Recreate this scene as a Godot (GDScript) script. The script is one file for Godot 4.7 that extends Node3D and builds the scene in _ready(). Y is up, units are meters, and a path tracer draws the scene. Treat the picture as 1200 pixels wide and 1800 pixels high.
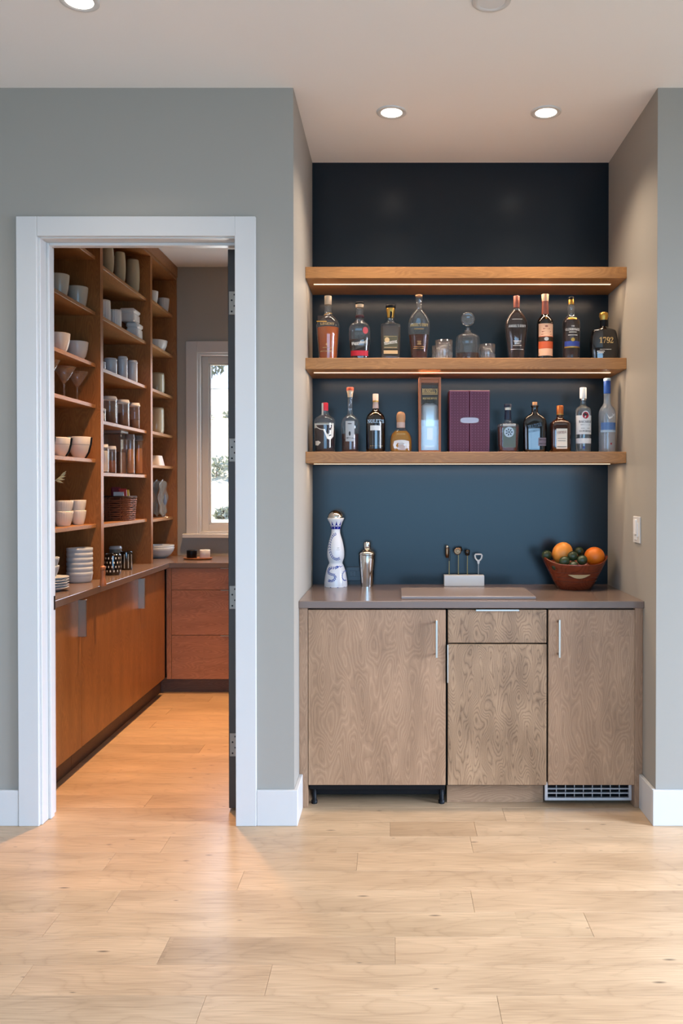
extends Node3D
# A bar niche and an open pantry door in one wall of a great room. Metres, y up; the front face of the wall is z = 0, the camera stands in the room.

var M := {}        # materials
var counts := {}   # names in use
var cur: Array = []   # the profile of the bottle being dressed


func _ready() -> void:
	# camera: a level lens shifted sideways, tipped down by half a degree
	var cam := Camera3D.new()
	cam.name = "camera"
	cam.position = Vector3(0, 1.4, 3.5)
	cam.rotation_degrees.x = -0.6
	cam.projection = Camera3D.PROJECTION_FRUSTUM
	cam.near = 0.1
	cam.far = 300.0
	cam.size = 0.1 * 1800.0 / 1487.5
	cam.frustum_offset = Vector2(-94.0, -27.4) * 0.1 / 1487.5
	add_child(cam)
	cam.current = true
	# sky and exposure
	var env := Environment.new()
	var sky_look := ProceduralSkyMaterial.new()
	sky_look.sky_top_color = Color(0.45, 0.6, 0.85)
	sky_look.sky_horizon_color = Color(0.85, 0.9, 0.97)
	sky_look.ground_bottom_color = Color(0.5, 0.48, 0.42)
	sky_look.ground_horizon_color = Color(0.7, 0.7, 0.66)
	sky_look.sky_energy_multiplier = 1.6
	sky_look.ground_energy_multiplier = 0.8
	env.background_mode = Environment.BG_SKY
	env.sky = Sky.new()
	env.sky.sky_material = sky_look
	env.tonemap_mode = Environment.TONE_MAPPER_LINEAR
	env.tonemap_exposure = 0.95
	env.sdfgi_enabled = true
	env.ssao_enabled = true
	env.ssil_enabled = true
	var we := WorldEnvironment.new()
	we.name = "environment"
	we.environment = env
	add_child(we)
	# the sun, high over the left side of the house; it lights the hill behind the pantry
	var sun := DirectionalLight3D.new()
	sun.name = "sun"
	sun.light_energy = 4.5
	sun.light_color = Color(1.0, 0.96, 0.9)
	sun.light_angular_distance = 0.5
	sun.shadow_enabled = true
	add_child(sun)
	sun.look_at_from_position(Vector3.ZERO, Vector3(0.55, -0.83, 0.0), Vector3.FORWARD)
	# daylight that comes in through the big glass doors behind the camera, the windows on the right and the left
	daylight("garden_door_daylight", Vector3(0.9, 1.25, 7.4), Vector2(4.6, 2.2), Vector3(0, -0.05, -1), 1.8, Color(0.56, 0.81, 1.0))
	daylight("side_window_daylight", Vector3(8.4, 3.5, 1.9), Vector2(6.0, 4.6), Vector3(-6.0, -2.6, -0.3), 23.0, Color(0.81, 0.88, 1.0))
	daylight("terrace_window_daylight", Vector3(-3.33, 1.3, 3.9), Vector2(3.6, 2.0), Vector3(1, -0.45, 0), 0.65, Color(0.78, 0.85, 1.0))
	daylight("pantry_window_daylight", Vector3(-1.11, 1.75, -2.86), Vector2(0.5, 1.16), Vector3(0, 0, 1), 1.8, Color(0.88, 0.94, 1.0))
	make_materials()
	build_shell()
	build_outside()
	build_niche()
	build_bottles()
	build_counter_things()
	build_pantry()
	build_crockery()


func daylight(called: String, at: Vector3, size: Vector2, towards: Vector3, energy: float, tint: Color) -> void:
	var l := AreaLight3D.new()
	l.name = called
	l.area_size = size
	l.area_normalize_energy = false
	l.light_energy = energy
	l.light_color = tint
	l.area_range = 30.0
	l.area_attenuation = 2.0
	l.shadow_enabled = true
	add_child(l)
	l.look_at_from_position(at, at + towards, Vector3.UP)


# ---------------------------------------------------------------- naming and placing

func numbered(n: String) -> String:
	counts[n] = counts.get(n, -1) + 1
	return n if counts[n] == 0 else "%s_%03d" % [n, counts[n]]


func tag(o: Node3D, label: String, category: String, group := "") -> void:
	o.set_meta("label", label)
	o.set_meta("category", category)
	if group:
		o.set_meta("group", group)


func thing(called: String, label: String, category: String, at := Vector3.ZERO, turn := 0.0, group := "") -> Node3D:
	var o := Node3D.new()
	o.name = numbered(called)
	o.position = at
	o.rotation.y = turn
	add_child(o)
	tag(o, label, category, group)
	return o


func put(called: String, mesh: Mesh, mat: Material, parent: Node3D = null) -> MeshInstance3D:
	var o := MeshInstance3D.new()
	o.mesh = mesh
	o.material_override = mat
	if parent == null:
		o.name = numbered(called)
		add_child(o)
	else:
		o.name = called
		parent.add_child(o, true)
	return o


func single(called: String, mesh: Mesh, mat: Material, at: Vector3, label: String, category: String, group := "") -> MeshInstance3D:
	var o := put(called, mesh, mat)
	o.position = at
	tag(o, label, category, group)
	return o


func struct(called: String, mesh: Mesh, mat: Material, at := Vector3.ZERO) -> MeshInstance3D:
	var o := put(called, mesh, mat)
	o.position = at
	o.set_meta("kind", "structure")
	return o


func copy(o: Node3D, at: Vector3, label: String, turn := 0.0) -> Node3D:
	var c: Node3D = o.duplicate()
	var base := String(o.name)
	c.name = numbered(base.substr(0, base.length() - 4) if base.right(3).is_valid_int() else base)
	add_child(c)
	c.position = at
	c.rotation.y = turn
	c.set_meta("label", label)
	return c


# ---------------------------------------------------------------- shapes

func new_st() -> SurfaceTool:
	var st := SurfaceTool.new()
	st.begin(Mesh.PRIMITIVE_TRIANGLES)
	return st


func uv_of(p: Vector3, n: Vector3, grain: int, off: Vector2) -> Vector2:
	var a := n.abs()
	var ax := a.max_axis_index()
	var o1 := (ax + 1) % 3
	var o2 := (ax + 2) % 3
	if o2 == grain:
		var t := o1
		o1 = o2
		o2 = t
	return Vector2(p[o1], p[o2]) + off


func face(st: SurfaceTool, pts: Array, out: Vector3, grain := 1, off := Vector2.ZERO) -> void:
	# a flat polygon (fan), turned so that it faces the given side
	var n: Vector3 = (pts[1] - pts[0]).cross(pts[2] - pts[0]).normalized()
	var flip := n.dot(out) < 0.0
	if flip:
		n = -n
	for i in range(1, pts.size() - 1):
		var tri: Array = [pts[0], pts[i], pts[i + 1]] if flip else [pts[0], pts[i + 1], pts[i]]
		for p in tri:
			st.set_normal(n)
			st.set_uv(uv_of(p, n, grain, off))
			st.add_vertex(p)


func box(st: SurfaceTool, c: Vector3, s: Vector3, b := 0.0015, grain := 1, off := Vector2.ZERO) -> void:
	# a box with chamfered edges
	b = minf(b, 0.45 * minf(s.x, minf(s.y, s.z)))
	var h := s * 0.5
	var at := func(sg: Vector3, axis: int) -> Vector3:
		var q := h - Vector3(b, b, b)
		q[axis] = h[axis]
		return c + q * sg
	for axis in 3:
		var u := (axis + 1) % 3
		var v := (axis + 2) % 3
		for sg in [-1.0, 1.0]:
			var pts := []
			for k in [[-1.0, -1.0], [1.0, -1.0], [1.0, 1.0], [-1.0, 1.0]]:
				var g := Vector3.ZERO
				g[axis] = sg
				g[u] = k[0]
				g[v] = k[1]
				pts.append(at.call(g, axis))
			var o := Vector3.ZERO
			o[axis] = sg
			face(st, pts, o, grain, off)
			if b > 0.0:
				for su in [-1.0, 1.0]:
					var g1 := Vector3.ZERO
					g1[axis] = sg
					g1[u] = su
					g1[v] = 1.0
					var g2 := g1
					g2[v] = -1.0
					var o2 := Vector3.ZERO
					o2[axis] = sg
					o2[u] = su
					face(st, [at.call(g1, axis), at.call(g2, axis), at.call(g2, u), at.call(g1, u)], o2, grain, off)
	if b > 0.0:
		for k in 8:
			var g := Vector3(1 if k & 1 else -1, 1 if k & 2 else -1, 1 if k & 4 else -1)
			face(st, [at.call(g, 0), at.call(g, 1), at.call(g, 2)], g, grain, off)


func one_box(c: Vector3, s: Vector3, b := 0.0015, grain := 1, off := Vector2.ZERO) -> ArrayMesh:
	var st := new_st()
	box(st, c, s, b, grain, off)
	return st.commit()


func span(x0: float, x1: float, y0: float, y1: float, z0: float, z1: float, b := 0.0015, grain := 1, off := Vector2.ZERO) -> ArrayMesh:
	return one_box(Vector3(x0 + x1, y0 + y1, z0 + z1) * 0.5, Vector3(absf(x1 - x0), absf(y1 - y0), absf(z1 - z0)), b, grain, off)


func soft(rows: Array, sub := 3) -> Array:
	# a smoother profile through the same rows
	var out := []
	for i in rows.size() - 1:
		var a: Array = rows[maxi(i - 1, 0)]
		var b: Array = rows[i]
		var c: Array = rows[i + 1]
		var d: Array = rows[mini(i + 2, rows.size() - 1)]
		for k in sub:
			var t := float(k) / sub
			var r := []
			for j in b.size():
				var m1 := 0.0
				var m2 := 0.0
				var step := float(c[j] - b[j])
				if (b[j] - a[j]) * step > 0.0:
					m1 = signf(step) * minf(absf(c[j] - a[j]) * 0.5, 2.0 * minf(absf(step), absf(b[j] - a[j])))
				if (d[j] - c[j]) * step > 0.0:
					m2 = signf(step) * minf(absf(d[j] - b[j]) * 0.5, 2.0 * minf(absf(step), absf(d[j] - c[j])))
				if j == 0:
					r.append(lerpf(b[j], c[j], t))
				else:
					var t2 := t * t
					var t3 := t2 * t
					r.append((2 * t3 - 3 * t2 + 1) * b[j] + (t3 - 2 * t2 + t) * m1 + (3 * t2 - 2 * t3) * c[j] + (t3 - t2) * m2)
			out.append(r)
	out.append(rows[rows.size() - 1])
	return out


func ring(r: Array, n: int) -> PackedVector3Array:
	# r: [y, half width, half depth, exponent] or [y, radius]
	var out := PackedVector3Array()
	var hd: float = r[2] if r.size() > 2 else r[1]
	var e: float = 2.0 / (r[3] if r.size() > 3 else 2.0)
	for k in n:
		var t := TAU * (k + 0.5) / n
		var cx := cos(t)
		var sz := sin(t)
		out.append(Vector3(r[1] * signf(cx) * pow(absf(cx), e), r[0], hd * signf(sz) * pow(absf(sz), e)))
	return out


func skin(st: SurfaceTool, rings: Array, cap0 := true, cap1 := true, at := Transform3D.IDENTITY, group := 0) -> int:
	# a tube through closed rings that run upwards; two equal rings in a row make a sharp edge
	var n: int = rings[0].size()
	for i in rings.size() - 1:
		var a: PackedVector3Array = rings[i]
		var b: PackedVector3Array = rings[i + 1]
		if a == b:
			group += 1
			continue
		st.set_smooth_group(group)
		for k in n:
			var l := (k + 1) % n
			for p in [[a[k], k, i], [a[l], k + 1, i], [b[k], k, i + 1], [a[l], k + 1, i], [b[l], k + 1, i + 1], [b[k], k, i + 1]]:
				st.set_uv(Vector2(float(p[1]) / n, float(p[2]) / rings.size()))
				st.add_vertex(at * p[0])
	for e in 2:
		if [cap0, cap1][e]:
			var q: PackedVector3Array = rings[0] if e == 0 else rings[rings.size() - 1]
			var mid := Vector3.ZERO
			for p in q:
				mid += p / n
			group += 1
			st.set_smooth_group(group)
			for k in n:
				var l := (k + 1) % n
				for p in ([mid, q[k], q[l]] if e == 1 else [mid, q[l], q[k]]):
					st.set_uv(Vector2(0.5, 0.5))
					st.add_vertex(at * p)
	return group + 1


func lathe(rows: Array, n := 28, cap0 := true, cap1 := true) -> ArrayMesh:
	var rings := []
	for r in rows:
		rings.append(ring(r, n))
	var st := new_st()
	skin(st, rings, cap0, cap1)
	st.generate_normals()
	return st.commit()


func tube(st: SurfaceTool, pts: Array, radius: float, n := 8, group := 0, closed := false) -> int:
	# a round bar along a line
	var rings := []
	var side := Vector3.ZERO
	for i in pts.size():
		var t: Vector3 = (pts[mini(i + 1, pts.size() - 1)] - pts[maxi(i - 1, 0)]).normalized()
		if closed and (i == 0 or i == pts.size() - 1):
			t = (pts[1] - pts[pts.size() - 2]).normalized()
		if side == Vector3.ZERO:
			side = t.cross(Vector3(0.31, 0.2, 0.93)).normalized()
		side = (side - t * side.dot(t)).normalized()
		var up := t.cross(side)
		var q := PackedVector3Array()
		for k in n:
			var a := TAU * k / n
			q.append(pts[i] + (side * cos(a) - up * sin(a)) * radius)
		rings.append(q)
	return skin(st, rings, not closed, not closed, Transform3D.IDENTITY, group)


func one_tube(pts: Array, radius: float, n := 8) -> ArrayMesh:
	var st := new_st()
	tube(st, pts, radius, n)
	st.generate_normals()
	return st.commit()


func row_at(rows: Array, y: float) -> Array:
	for i in rows.size() - 1:
		if y <= rows[i + 1][0] and rows[i + 1][0] > rows[i][0]:
			var t := clampf((y - rows[i][0]) / (rows[i + 1][0] - rows[i][0]), 0.0, 1.0)
			var r := []
			for j in rows[i].size():
				r.append(lerpf(rows[i][j], rows[i + 1][j], t))
			return r
	return rows[rows.size() - 1]


func front(rows: Array, x: float, y: float) -> float:
	# how far forward the surface of a bottle lies at (x, y)
	if rows.is_empty():
		return 0.0
	var r := row_at(rows, y)
	var hd: float = r[2] if r.size() > 2 else r[1]
	var e: float = r[3] if r.size() > 3 else 2.0
	return hd * pow(maxf(1.0 - pow(minf(absf(x / r[1]), 0.995), e), 0.0), 1.0 / e)


func patch(rows: Array, x0: float, x1: float, y0: float, y1: float, off := 0.0006, nx := 14, ny := 6) -> ArrayMesh:
	# a paper label that lies on the front of a bottle
	var st := new_st()
	st.set_smooth_group(0)
	for j in ny:
		for i in nx:
			var q := []
			for k in [[0, 0], [1, 0], [1, 1], [0, 1]]:
				var u := float(i + k[0]) / nx
				var v := float(j + k[1]) / ny
				var y := lerpf(y0, y1, v)
				var lim: float = 0.985 * (row_at(rows, y)[1] if rows else 10.0)
				var x := clampf(lerpf(x0, x1, u), -lim, lim)
				q.append([Vector3(x, y, front(rows, x, y) + off), Vector2(u, 1.0 - v)])
			for k in [0, 2, 1, 0, 3, 2]:
				st.set_uv(q[k][1])
				st.add_vertex(q[k][0])
	st.generate_normals()
	return st.commit()


func blot(st: SurfaceTool, rows: Array, pts: PackedVector2Array, off := 0.0007, turn := 0.0) -> void:
	# a small painted shape on the surface, turned round from the front
	var ids := Geometry2D.triangulate_polygon(pts)
	var about := Basis(Vector3.UP, turn)
	for i in range(0, ids.size(), 3):
		var q := []
		for k in 3:
			var p := pts[ids[i + k]]
			q.append(about * Vector3(p.x, p.y, front(rows, p.x, p.y) + off))
		face(st, q, about * Vector3(0, 0, 1))


func oval(c: Vector2, rx: float, ry: float, angle := 0.0, n := 10) -> PackedVector2Array:
	var out := PackedVector2Array()
	for k in n:
		out.append(c + Vector2(cos(TAU * k / n) * rx, sin(TAU * k / n) * ry).rotated(angle))
	return out


func lettering(parent: Node3D, rows: Array, text: String, x: float, y: float, h: float, w: float, mat: Material, tilt := 0.0, serif := true, off := 0.0009) -> void:
	# raised print: h is the height of capitals, w the width of the line
	var font := SystemFont.new()
	font.font_names = PackedStringArray(["Droid Serif" if serif else "Droid Sans"])
	font.font_weight = 700
	var tm := TextMesh.new()
	tm.text = text
	tm.font = font
	tm.font_size = 32
	tm.pixel_size = 0.01
	tm.depth = 0.0
	tm.curve_step = 3.0
	var arr: Array = tm.get_mesh_arrays()
	var v: PackedVector3Array = arr[Mesh.ARRAY_VERTEX]
	if v.is_empty():
		return
	var lo := v[0]
	var hi := v[0]
	for p in v:
		lo = lo.min(p)
		hi = hi.max(p)
	var mid := (lo + hi) * 0.5
	for i in v.size():
		var p := Vector2((v[i].x - mid.x) / (hi.x - lo.x) * w, (v[i].y - mid.y) / (hi.y - lo.y) * h).rotated(tilt)
		p += Vector2(x, y)
		v[i] = Vector3(p.x, p.y, front(rows, p.x, p.y) + off)
	arr[Mesh.ARRAY_VERTEX] = v
	var m := ArrayMesh.new()
	m.add_surface_from_arrays(Mesh.PRIMITIVE_TRIANGLES, arr)
	put("lettering", m, mat, parent)


# ---------------------------------------------------------------- materials

func mat(c: Color, rough := 0.5, metal := 0.0, shine := 0.5) -> StandardMaterial3D:
	var m := StandardMaterial3D.new()
	m.albedo_color = c
	m.roughness = rough
	m.metallic = metal
	m.metallic_specular = shine
	return m


func field(w: int, h: int, sw: int, sh: int, seed_: int, freq: float, octaves := 2) -> PackedFloat32Array:
	# smooth noise, 0 to 1, stretched from sw x sh to w x h
	var n := FastNoiseLite.new()
	n.seed = seed_
	n.frequency = freq
	n.fractal_octaves = octaves
	var im := n.get_seamless_image(sw, sh, false, false, 0.2)
	im.convert(Image.FORMAT_RF)
	im.resize(w, h, Image.INTERPOLATE_CUBIC)
	return im.get_data().to_float32_array()


func wood(w: int, h: int, seed_: int, rings: float, line: float, streak: float, broad: float, wander := 1.0, knots := 0, ripple := 0.0, pale := 0.0) -> ImageTexture:
	# grain along u: contour lines of a slow field, fine pores, and slow changes of tone
	var a := field(w, h, maxi(w / 24, 8), maxi(h / 8, 8), seed_, 0.05 * wander, 2)
	var b := field(w, h, maxi(w / 40, 8), h, seed_ + 1, 0.35, 2)
	var c := field(w, h, w / 10, h / 5, seed_ + 3, 0.10, 2)
	var d := field(w, h, maxi(w / 60, 8), maxi(h / 20, 8), seed_ + 2, 0.12, 2)
	var rng := RandomNumberGenerator.new()
	rng.seed = seed_
	var spots := []
	for k in knots:
		spots.append(Vector3(rng.randf() * w, rng.randf() * h, rng.randf_range(3.0, 8.0)))
	var data := PackedByteArray()
	data.resize(w * h * 3)
	for i in w * h:
		var v := a[i] * rings + b[i] * 0.2 + (c[i] - 0.5) * ripple
		var fr := v - floorf(v)
		var t := 1.0 - line * (exp(-fr * 8.0) + 0.4 * exp(-(1.0 - fr) * 12.0)) + pale * exp(-absf(fr - 0.55) * 14.0) - streak * (b[i] - 0.5) - broad * (d[i] - 0.5)
		data[i * 3] = clampi(int(222.0 * t), 0, 255)
		data[i * 3 + 1] = clampi(int(222.0 * (t - 0.10 * (1.0 - t))), 0, 255)
		data[i * 3 + 2] = clampi(int(222.0 * (t - 0.22 * (1.0 - t))), 0, 255)
	for s in spots:
		for dy in range(-6, 7):
			for dx in range(-24, 25):
				var q: float = sqrt(pow(dx / 3.2, 2) + pow(dy, 2)) / s.z * 1.6
				if q < 1.0:
					var i := posmod(int(s.y) + dy, h) * w + posmod(int(s.x) + dx, w)
					var k: float = 1.0 - 0.5 * (1.0 - q)
					for ch in 3:
						data[i * 3 + ch] = int(data[i * 3 + ch] * k)
	return ImageTexture.create_from_image(Image.create_from_data(w, h, false, Image.FORMAT_RGB8, data))


func wooden(c: Color, tex: Texture2D, lu: float, lv: float, rough := 0.45) -> StandardMaterial3D:
	var m := mat(c, rough)
	m.albedo_texture = tex
	m.uv1_scale = Vector3(1.0 / lu, 1.0 / lv, 1.0)
	return m


func glassy(c: Color, alpha: float, rough := 0.02) -> StandardMaterial3D:
	var m := mat(Color(c, alpha), rough)
	m.transparency = BaseMaterial3D.TRANSPARENCY_ALPHA
	m.cull_mode = BaseMaterial3D.CULL_DISABLED
	return m


func liquid_mat(c: Color, alpha: float) -> StandardMaterial3D:
	var m := mat(Color(c, alpha), 0.03)
	m.refraction_enabled = true
	m.refraction_scale = 0.033
	return m


func glowing(c: Color, energy: float) -> StandardMaterial3D:
	var m := mat(c, 0.4)
	m.emission_enabled = true
	m.emission = c
	m.emission_energy_multiplier = energy
	return m


func make_materials() -> void:
	var fine := wood(1100, 760, 11, 11.0, 0.10, 0.12, 0.14, 1.0, 0, 0.75, 0.10)
	var bold := wood(1100, 760, 29, 13.0, 0.30, 0.12, 0.26, 1.0, 0, 0.9, 0.07)
	var oak := wood(1600, 256, 47, 5.0, 0.07, 0.22, 0.14, 1.0, 6, 0.5)
	M.wall = mat(Color("#9a958a"), 0.6)
	M.ceiling = mat(Color("#e8e5e0"), 0.75)
	M.trim = mat(Color("#cbc9c4"), 0.35)
	M.wall_pantry = mat(Color("#a09c92"), 0.6)
	M.dark_wall = mat(Color("#0d1a22"), 0.25, 0.0, 0.42)
	M.floor = wooden(Color("#dab78f"), oak, 2.4, 0.34, 0.3)
	M.floor.vertex_color_use_as_albedo = true
	M.cab = wooden(Color("#b58d6a"), fine, 1.1, 0.62, 0.42)
	M.cab_bold = wooden(Color("#b08b67"), bold, 0.9, 0.52, 0.42)
	M.cab_edge = wooden(Color("#ad8767"), fine, 1.3, 0.5, 0.45)
	M.shelf_wood = wooden(Color("#b47d44"), fine, 1.6, 0.5, 0.42)
	M.pantry_wood = wooden(Color("#ad723e"), fine, 1.5, 0.6, 0.4)
	M.pantry_shelf = wooden(Color("#b98550"), fine, 1.2, 0.6, 0.45)
	M.pantry_drawer = wooden(Color("#b97c58"), fine, 1.3, 0.6, 0.4)
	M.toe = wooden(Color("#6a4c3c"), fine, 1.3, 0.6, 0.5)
	M.counter = mat(Color("#75645a"), 0.2, 0.0, 0.42)
	M.sink_board = mat(Color("#86766c"), 0.25, 0.0, 0.45)
	M.dark_gap = mat(Color("#16120f"), 0.8)
	M.black = mat(Color("#0e0f12"), 0.4, 0.0, 0.3)
	M.black_gloss = mat(Color("#0c0b0d"), 0.08, 0.0, 0.7)
	M.hinge_metal = mat(Color("#8d877e"), 0.45, 0.7)
	M.steel = mat(Color("#b9b4ab"), 0.25, 1.0)
	M.nickel = mat(Color("#b8ada0"), 0.3, 1.0)
	M.chrome = mat(Color("#d8d4ce"), 0.08, 1.0)
	M.brass = mat(Color("#a9905f"), 0.3, 1.0)
	M.bronze_door = mat(Color("#35302b"), 0.4)
	M.white = mat(Color("#e8e6e2"), 0.22)
	M.white_matt = mat(Color("#e6e4e0"), 0.55)
	M.marble = mat(Color("#e4e2de"), 0.25)
	M.bluewhite = mat(Color("#c9d3dc"), 0.25)
	M.cream = mat(Color("#b8ae94"), 0.12)
	M.lamp = glowing(Color(1.0, 0.95, 0.88), 5.0)
	M.lamp_off = mat(Color("#d5d5d3"), 0.4)
	M.led = glowing(Color(1.0, 0.86, 0.72), 1.8)
	M.clear = glassy(Color("#c9d2d4"), 0.035)
	M.clear_frost = glassy(Color("#b9c4cc"), 0.34, 0.12)
	M.pane = glassy(Color("#e8f0f0"), 0.03)
	M.amber = liquid_mat(Color("#c4600f"), 0.55)
	M.dark_amber = liquid_mat(Color("#5c2206"), 0.45)
	M.deep = liquid_mat(Color("#2c0e05"), 0.82)
	M.gold_liquid = liquid_mat(Color("#c98a10"), 0.6)
	M.vodka = liquid_mat(Color("#e4ecf0"), 0.06)
	M.ink_glass = mat(Color("#100c0c"), 0.06, 0.0, 0.7)
	M.paper = mat(Color("#e9e2d2"), 0.6)
	M.paper_peach = mat(Color("#e6b896"), 0.6)
	M.paper_orange = mat(Color("#c8592f"), 0.55)
	M.paper_tan = mat(Color("#c9ad7f"), 0.6)
	M.paper_olive = mat(Color("#4b4a35"), 0.6)
	M.paper_red = mat(Color("#b4142c"), 0.5)
	M.paper_blue = mat(Color("#2a3f8c"), 0.5)
	M.paper_grey = mat(Color("#b3b7b8"), 0.6)
	M.gold = mat(Color("#c79b4a"), 0.3, 0.8)
	M.cork = mat(Color("#c69468"), 0.7)
	M.cork_pale = mat(Color("#c9b191"), 0.6)
	M.copper = mat(Color("#c5703a"), 0.35, 0.6)
	M.capsule_red = mat(Color("#c41f33"), 0.4)
	M.capsule_rust = mat(Color("#b4472a"), 0.45)
	M.capsule_pink = mat(Color("#9c5746"), 0.45)
	M.burgundy = mat(Color("#3c1018"), 0.35)
	M.navy = mat(Color("#18243c"), 0.4)
	M.blue_cap = mat(Color("#1e4f9e"), 0.4)
	M.cobalt = mat(Color("#13208c"), 0.2)
	M.cobalt_soft = mat(Color("#2a4a9c"), 0.2)
	M.print_white = mat(Color("#e6e3da"), 0.5)
	M.print_dark = mat(Color("#26221f"), 0.5)
	M.print_gold = mat(Color("#c9a566"), 0.4, 0.3)
	M.clear_thick = glassy(Color("#d6dadb"), 0.045)
	M.dark_tag = mat(Color("#3a2512"), 0.5)
	M.gold_paint = mat(Color("#e0a41c"), 0.45)
	M.seal_red = mat(Color("#b8454c"), 0.5)
	M.fill_pale = liquid_mat(Color("#7a6046"), 0.2)
	M.deep_red = liquid_mat(Color("#6a2008"), 0.6)
	M.paper_pink = mat(Color("#cdb3a6"), 0.5)
	M.paper_white = mat(Color("#ebebe8"), 0.5)
	M.paper_blue_pale = mat(Color("#b7cbd8"), 0.45)
	M.paper_dusk = mat(Color("#5f6e66"), 0.5)
	M.paper_mauve = mat(Color("#8a7c86"), 0.6)
	M.print_silver = mat(Color("#b6bcc0"), 0.35, 0.4)
	M.print_gold_bright = mat(Color("#e2b56e"), 0.4, 0.2)
	M.print_rust = mat(Color("#8c3a1e"), 0.5)
	M.emboss = mat(Color("#4c5660"), 0.25, 0.2)
	M.case_wood = mat(Color("#a96a45"), 0.5)
	M.case_edge = mat(Color("#4a1b2e"), 0.5)
	M.purple = mat(Color("#64263f"), 0.5)
	M.purple_line = mat(Color("#a0607c"), 0.45)
	M.plate_silver = mat(Color("#b3a0a2"), 0.35, 0.5)
	M.silver_glass = mat(Color("#c2d2da"), 0.15, 0.3)
	M.brown_glass = mat(Color("#3a1a0c"), 0.06, 0.0, 0.7)
	M.goose_blue = mat(Color("#5a7cb0"), 0.3)
	M.glaze = mat(Color("#e4e6ea"), 0.12)
	M.copper_metal = mat(Color("#8a6a50"), 0.25, 1.0)
	M.dark_metal = mat(Color("#4a4440"), 0.25, 1.0)
	var red_wood := wood(512, 384, 61, 7.0, 0.25, 0.14, 0.2)
	M.bowl_wood = wooden(Color("#8c3c22"), red_wood, 0.4, 0.9, 0.25)
	M.bowl_dark = mat(Color("#4c1c10"), 0.4)
	M.grapefruit = peel(Color("#f0953a"), 0.35)
	M.orange = peel(Color("#ee7a18"), 0.4)
	M.green_fruit = peel(Color("#2c3a22"), 0.2)
	M.stem_brown = mat(Color("#55603a"), 0.7)
	M.cream_white = mat(Color("#cfcabb"), 0.2)
	M.leaf_pale = mat(Color("#b9bda2"), 0.6)
	M.flour = mat(Color("#ece6da"), 0.9)
	M.dark_grain = mat(Color("#5a3a22"), 0.9)
	M.beans = mat(Color("#8c4a24"), 0.8)
	M.pasta = mat(Color("#b9824e"), 0.8)
	M.lentils = mat(Color("#c4803a"), 0.9)
	M.lid_grey = mat(Color("#8c8480"), 0.4)
	M.stone_grey = mat(Color("#7c8684"), 0.5)
	M.platter_glass = glassy(Color("#8f918b"), 0.45, 0.06)
	M.blue_glass = glassy(Color("#6f90b8"), 0.5, 0.05)
	M.tray_wood = mat(Color("#9c6236"), 0.45)
	M.wicker = mat(Color("#7a4c32"), 0.7)
	M.wicker_dark = mat(Color("#2e190e"), 0.8)
	M.packet_red = mat(Color("#b02430"), 0.35)
	M.packet_crimson = mat(Color("#7c1830"), 0.4)
	M.packet_yellow = mat(Color("#e0b414"), 0.4)


func peel(c: Color, rough: float) -> StandardMaterial3D:
	# pitted skin
	var m := mat(c, rough)
	var n := FastNoiseLite.new()
	n.seed = 9
	n.frequency = 0.12
	var tex := ImageTexture.create_from_image(n.get_seamless_image(128, 128))
	m.heightmap_enabled = true
	m.heightmap_texture = tex
	m.heightmap_scale = 0.06
	m.uv1_triplanar = true
	m.uv1_scale = Vector3(24, 24, 24)
	return m


# ---------------------------------------------------------------- the rooms

const TOP := 3.045
const DOOR_L := -1.462
const DOOR_R := -0.655
const DOOR_H := 2.427
const NICHE_L := -0.4185
const NICHE_R := 1.0815
const NICHE_D := 0.802
const PANTRY_D := 2.83
const PANTRY_L := -2.07


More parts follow.
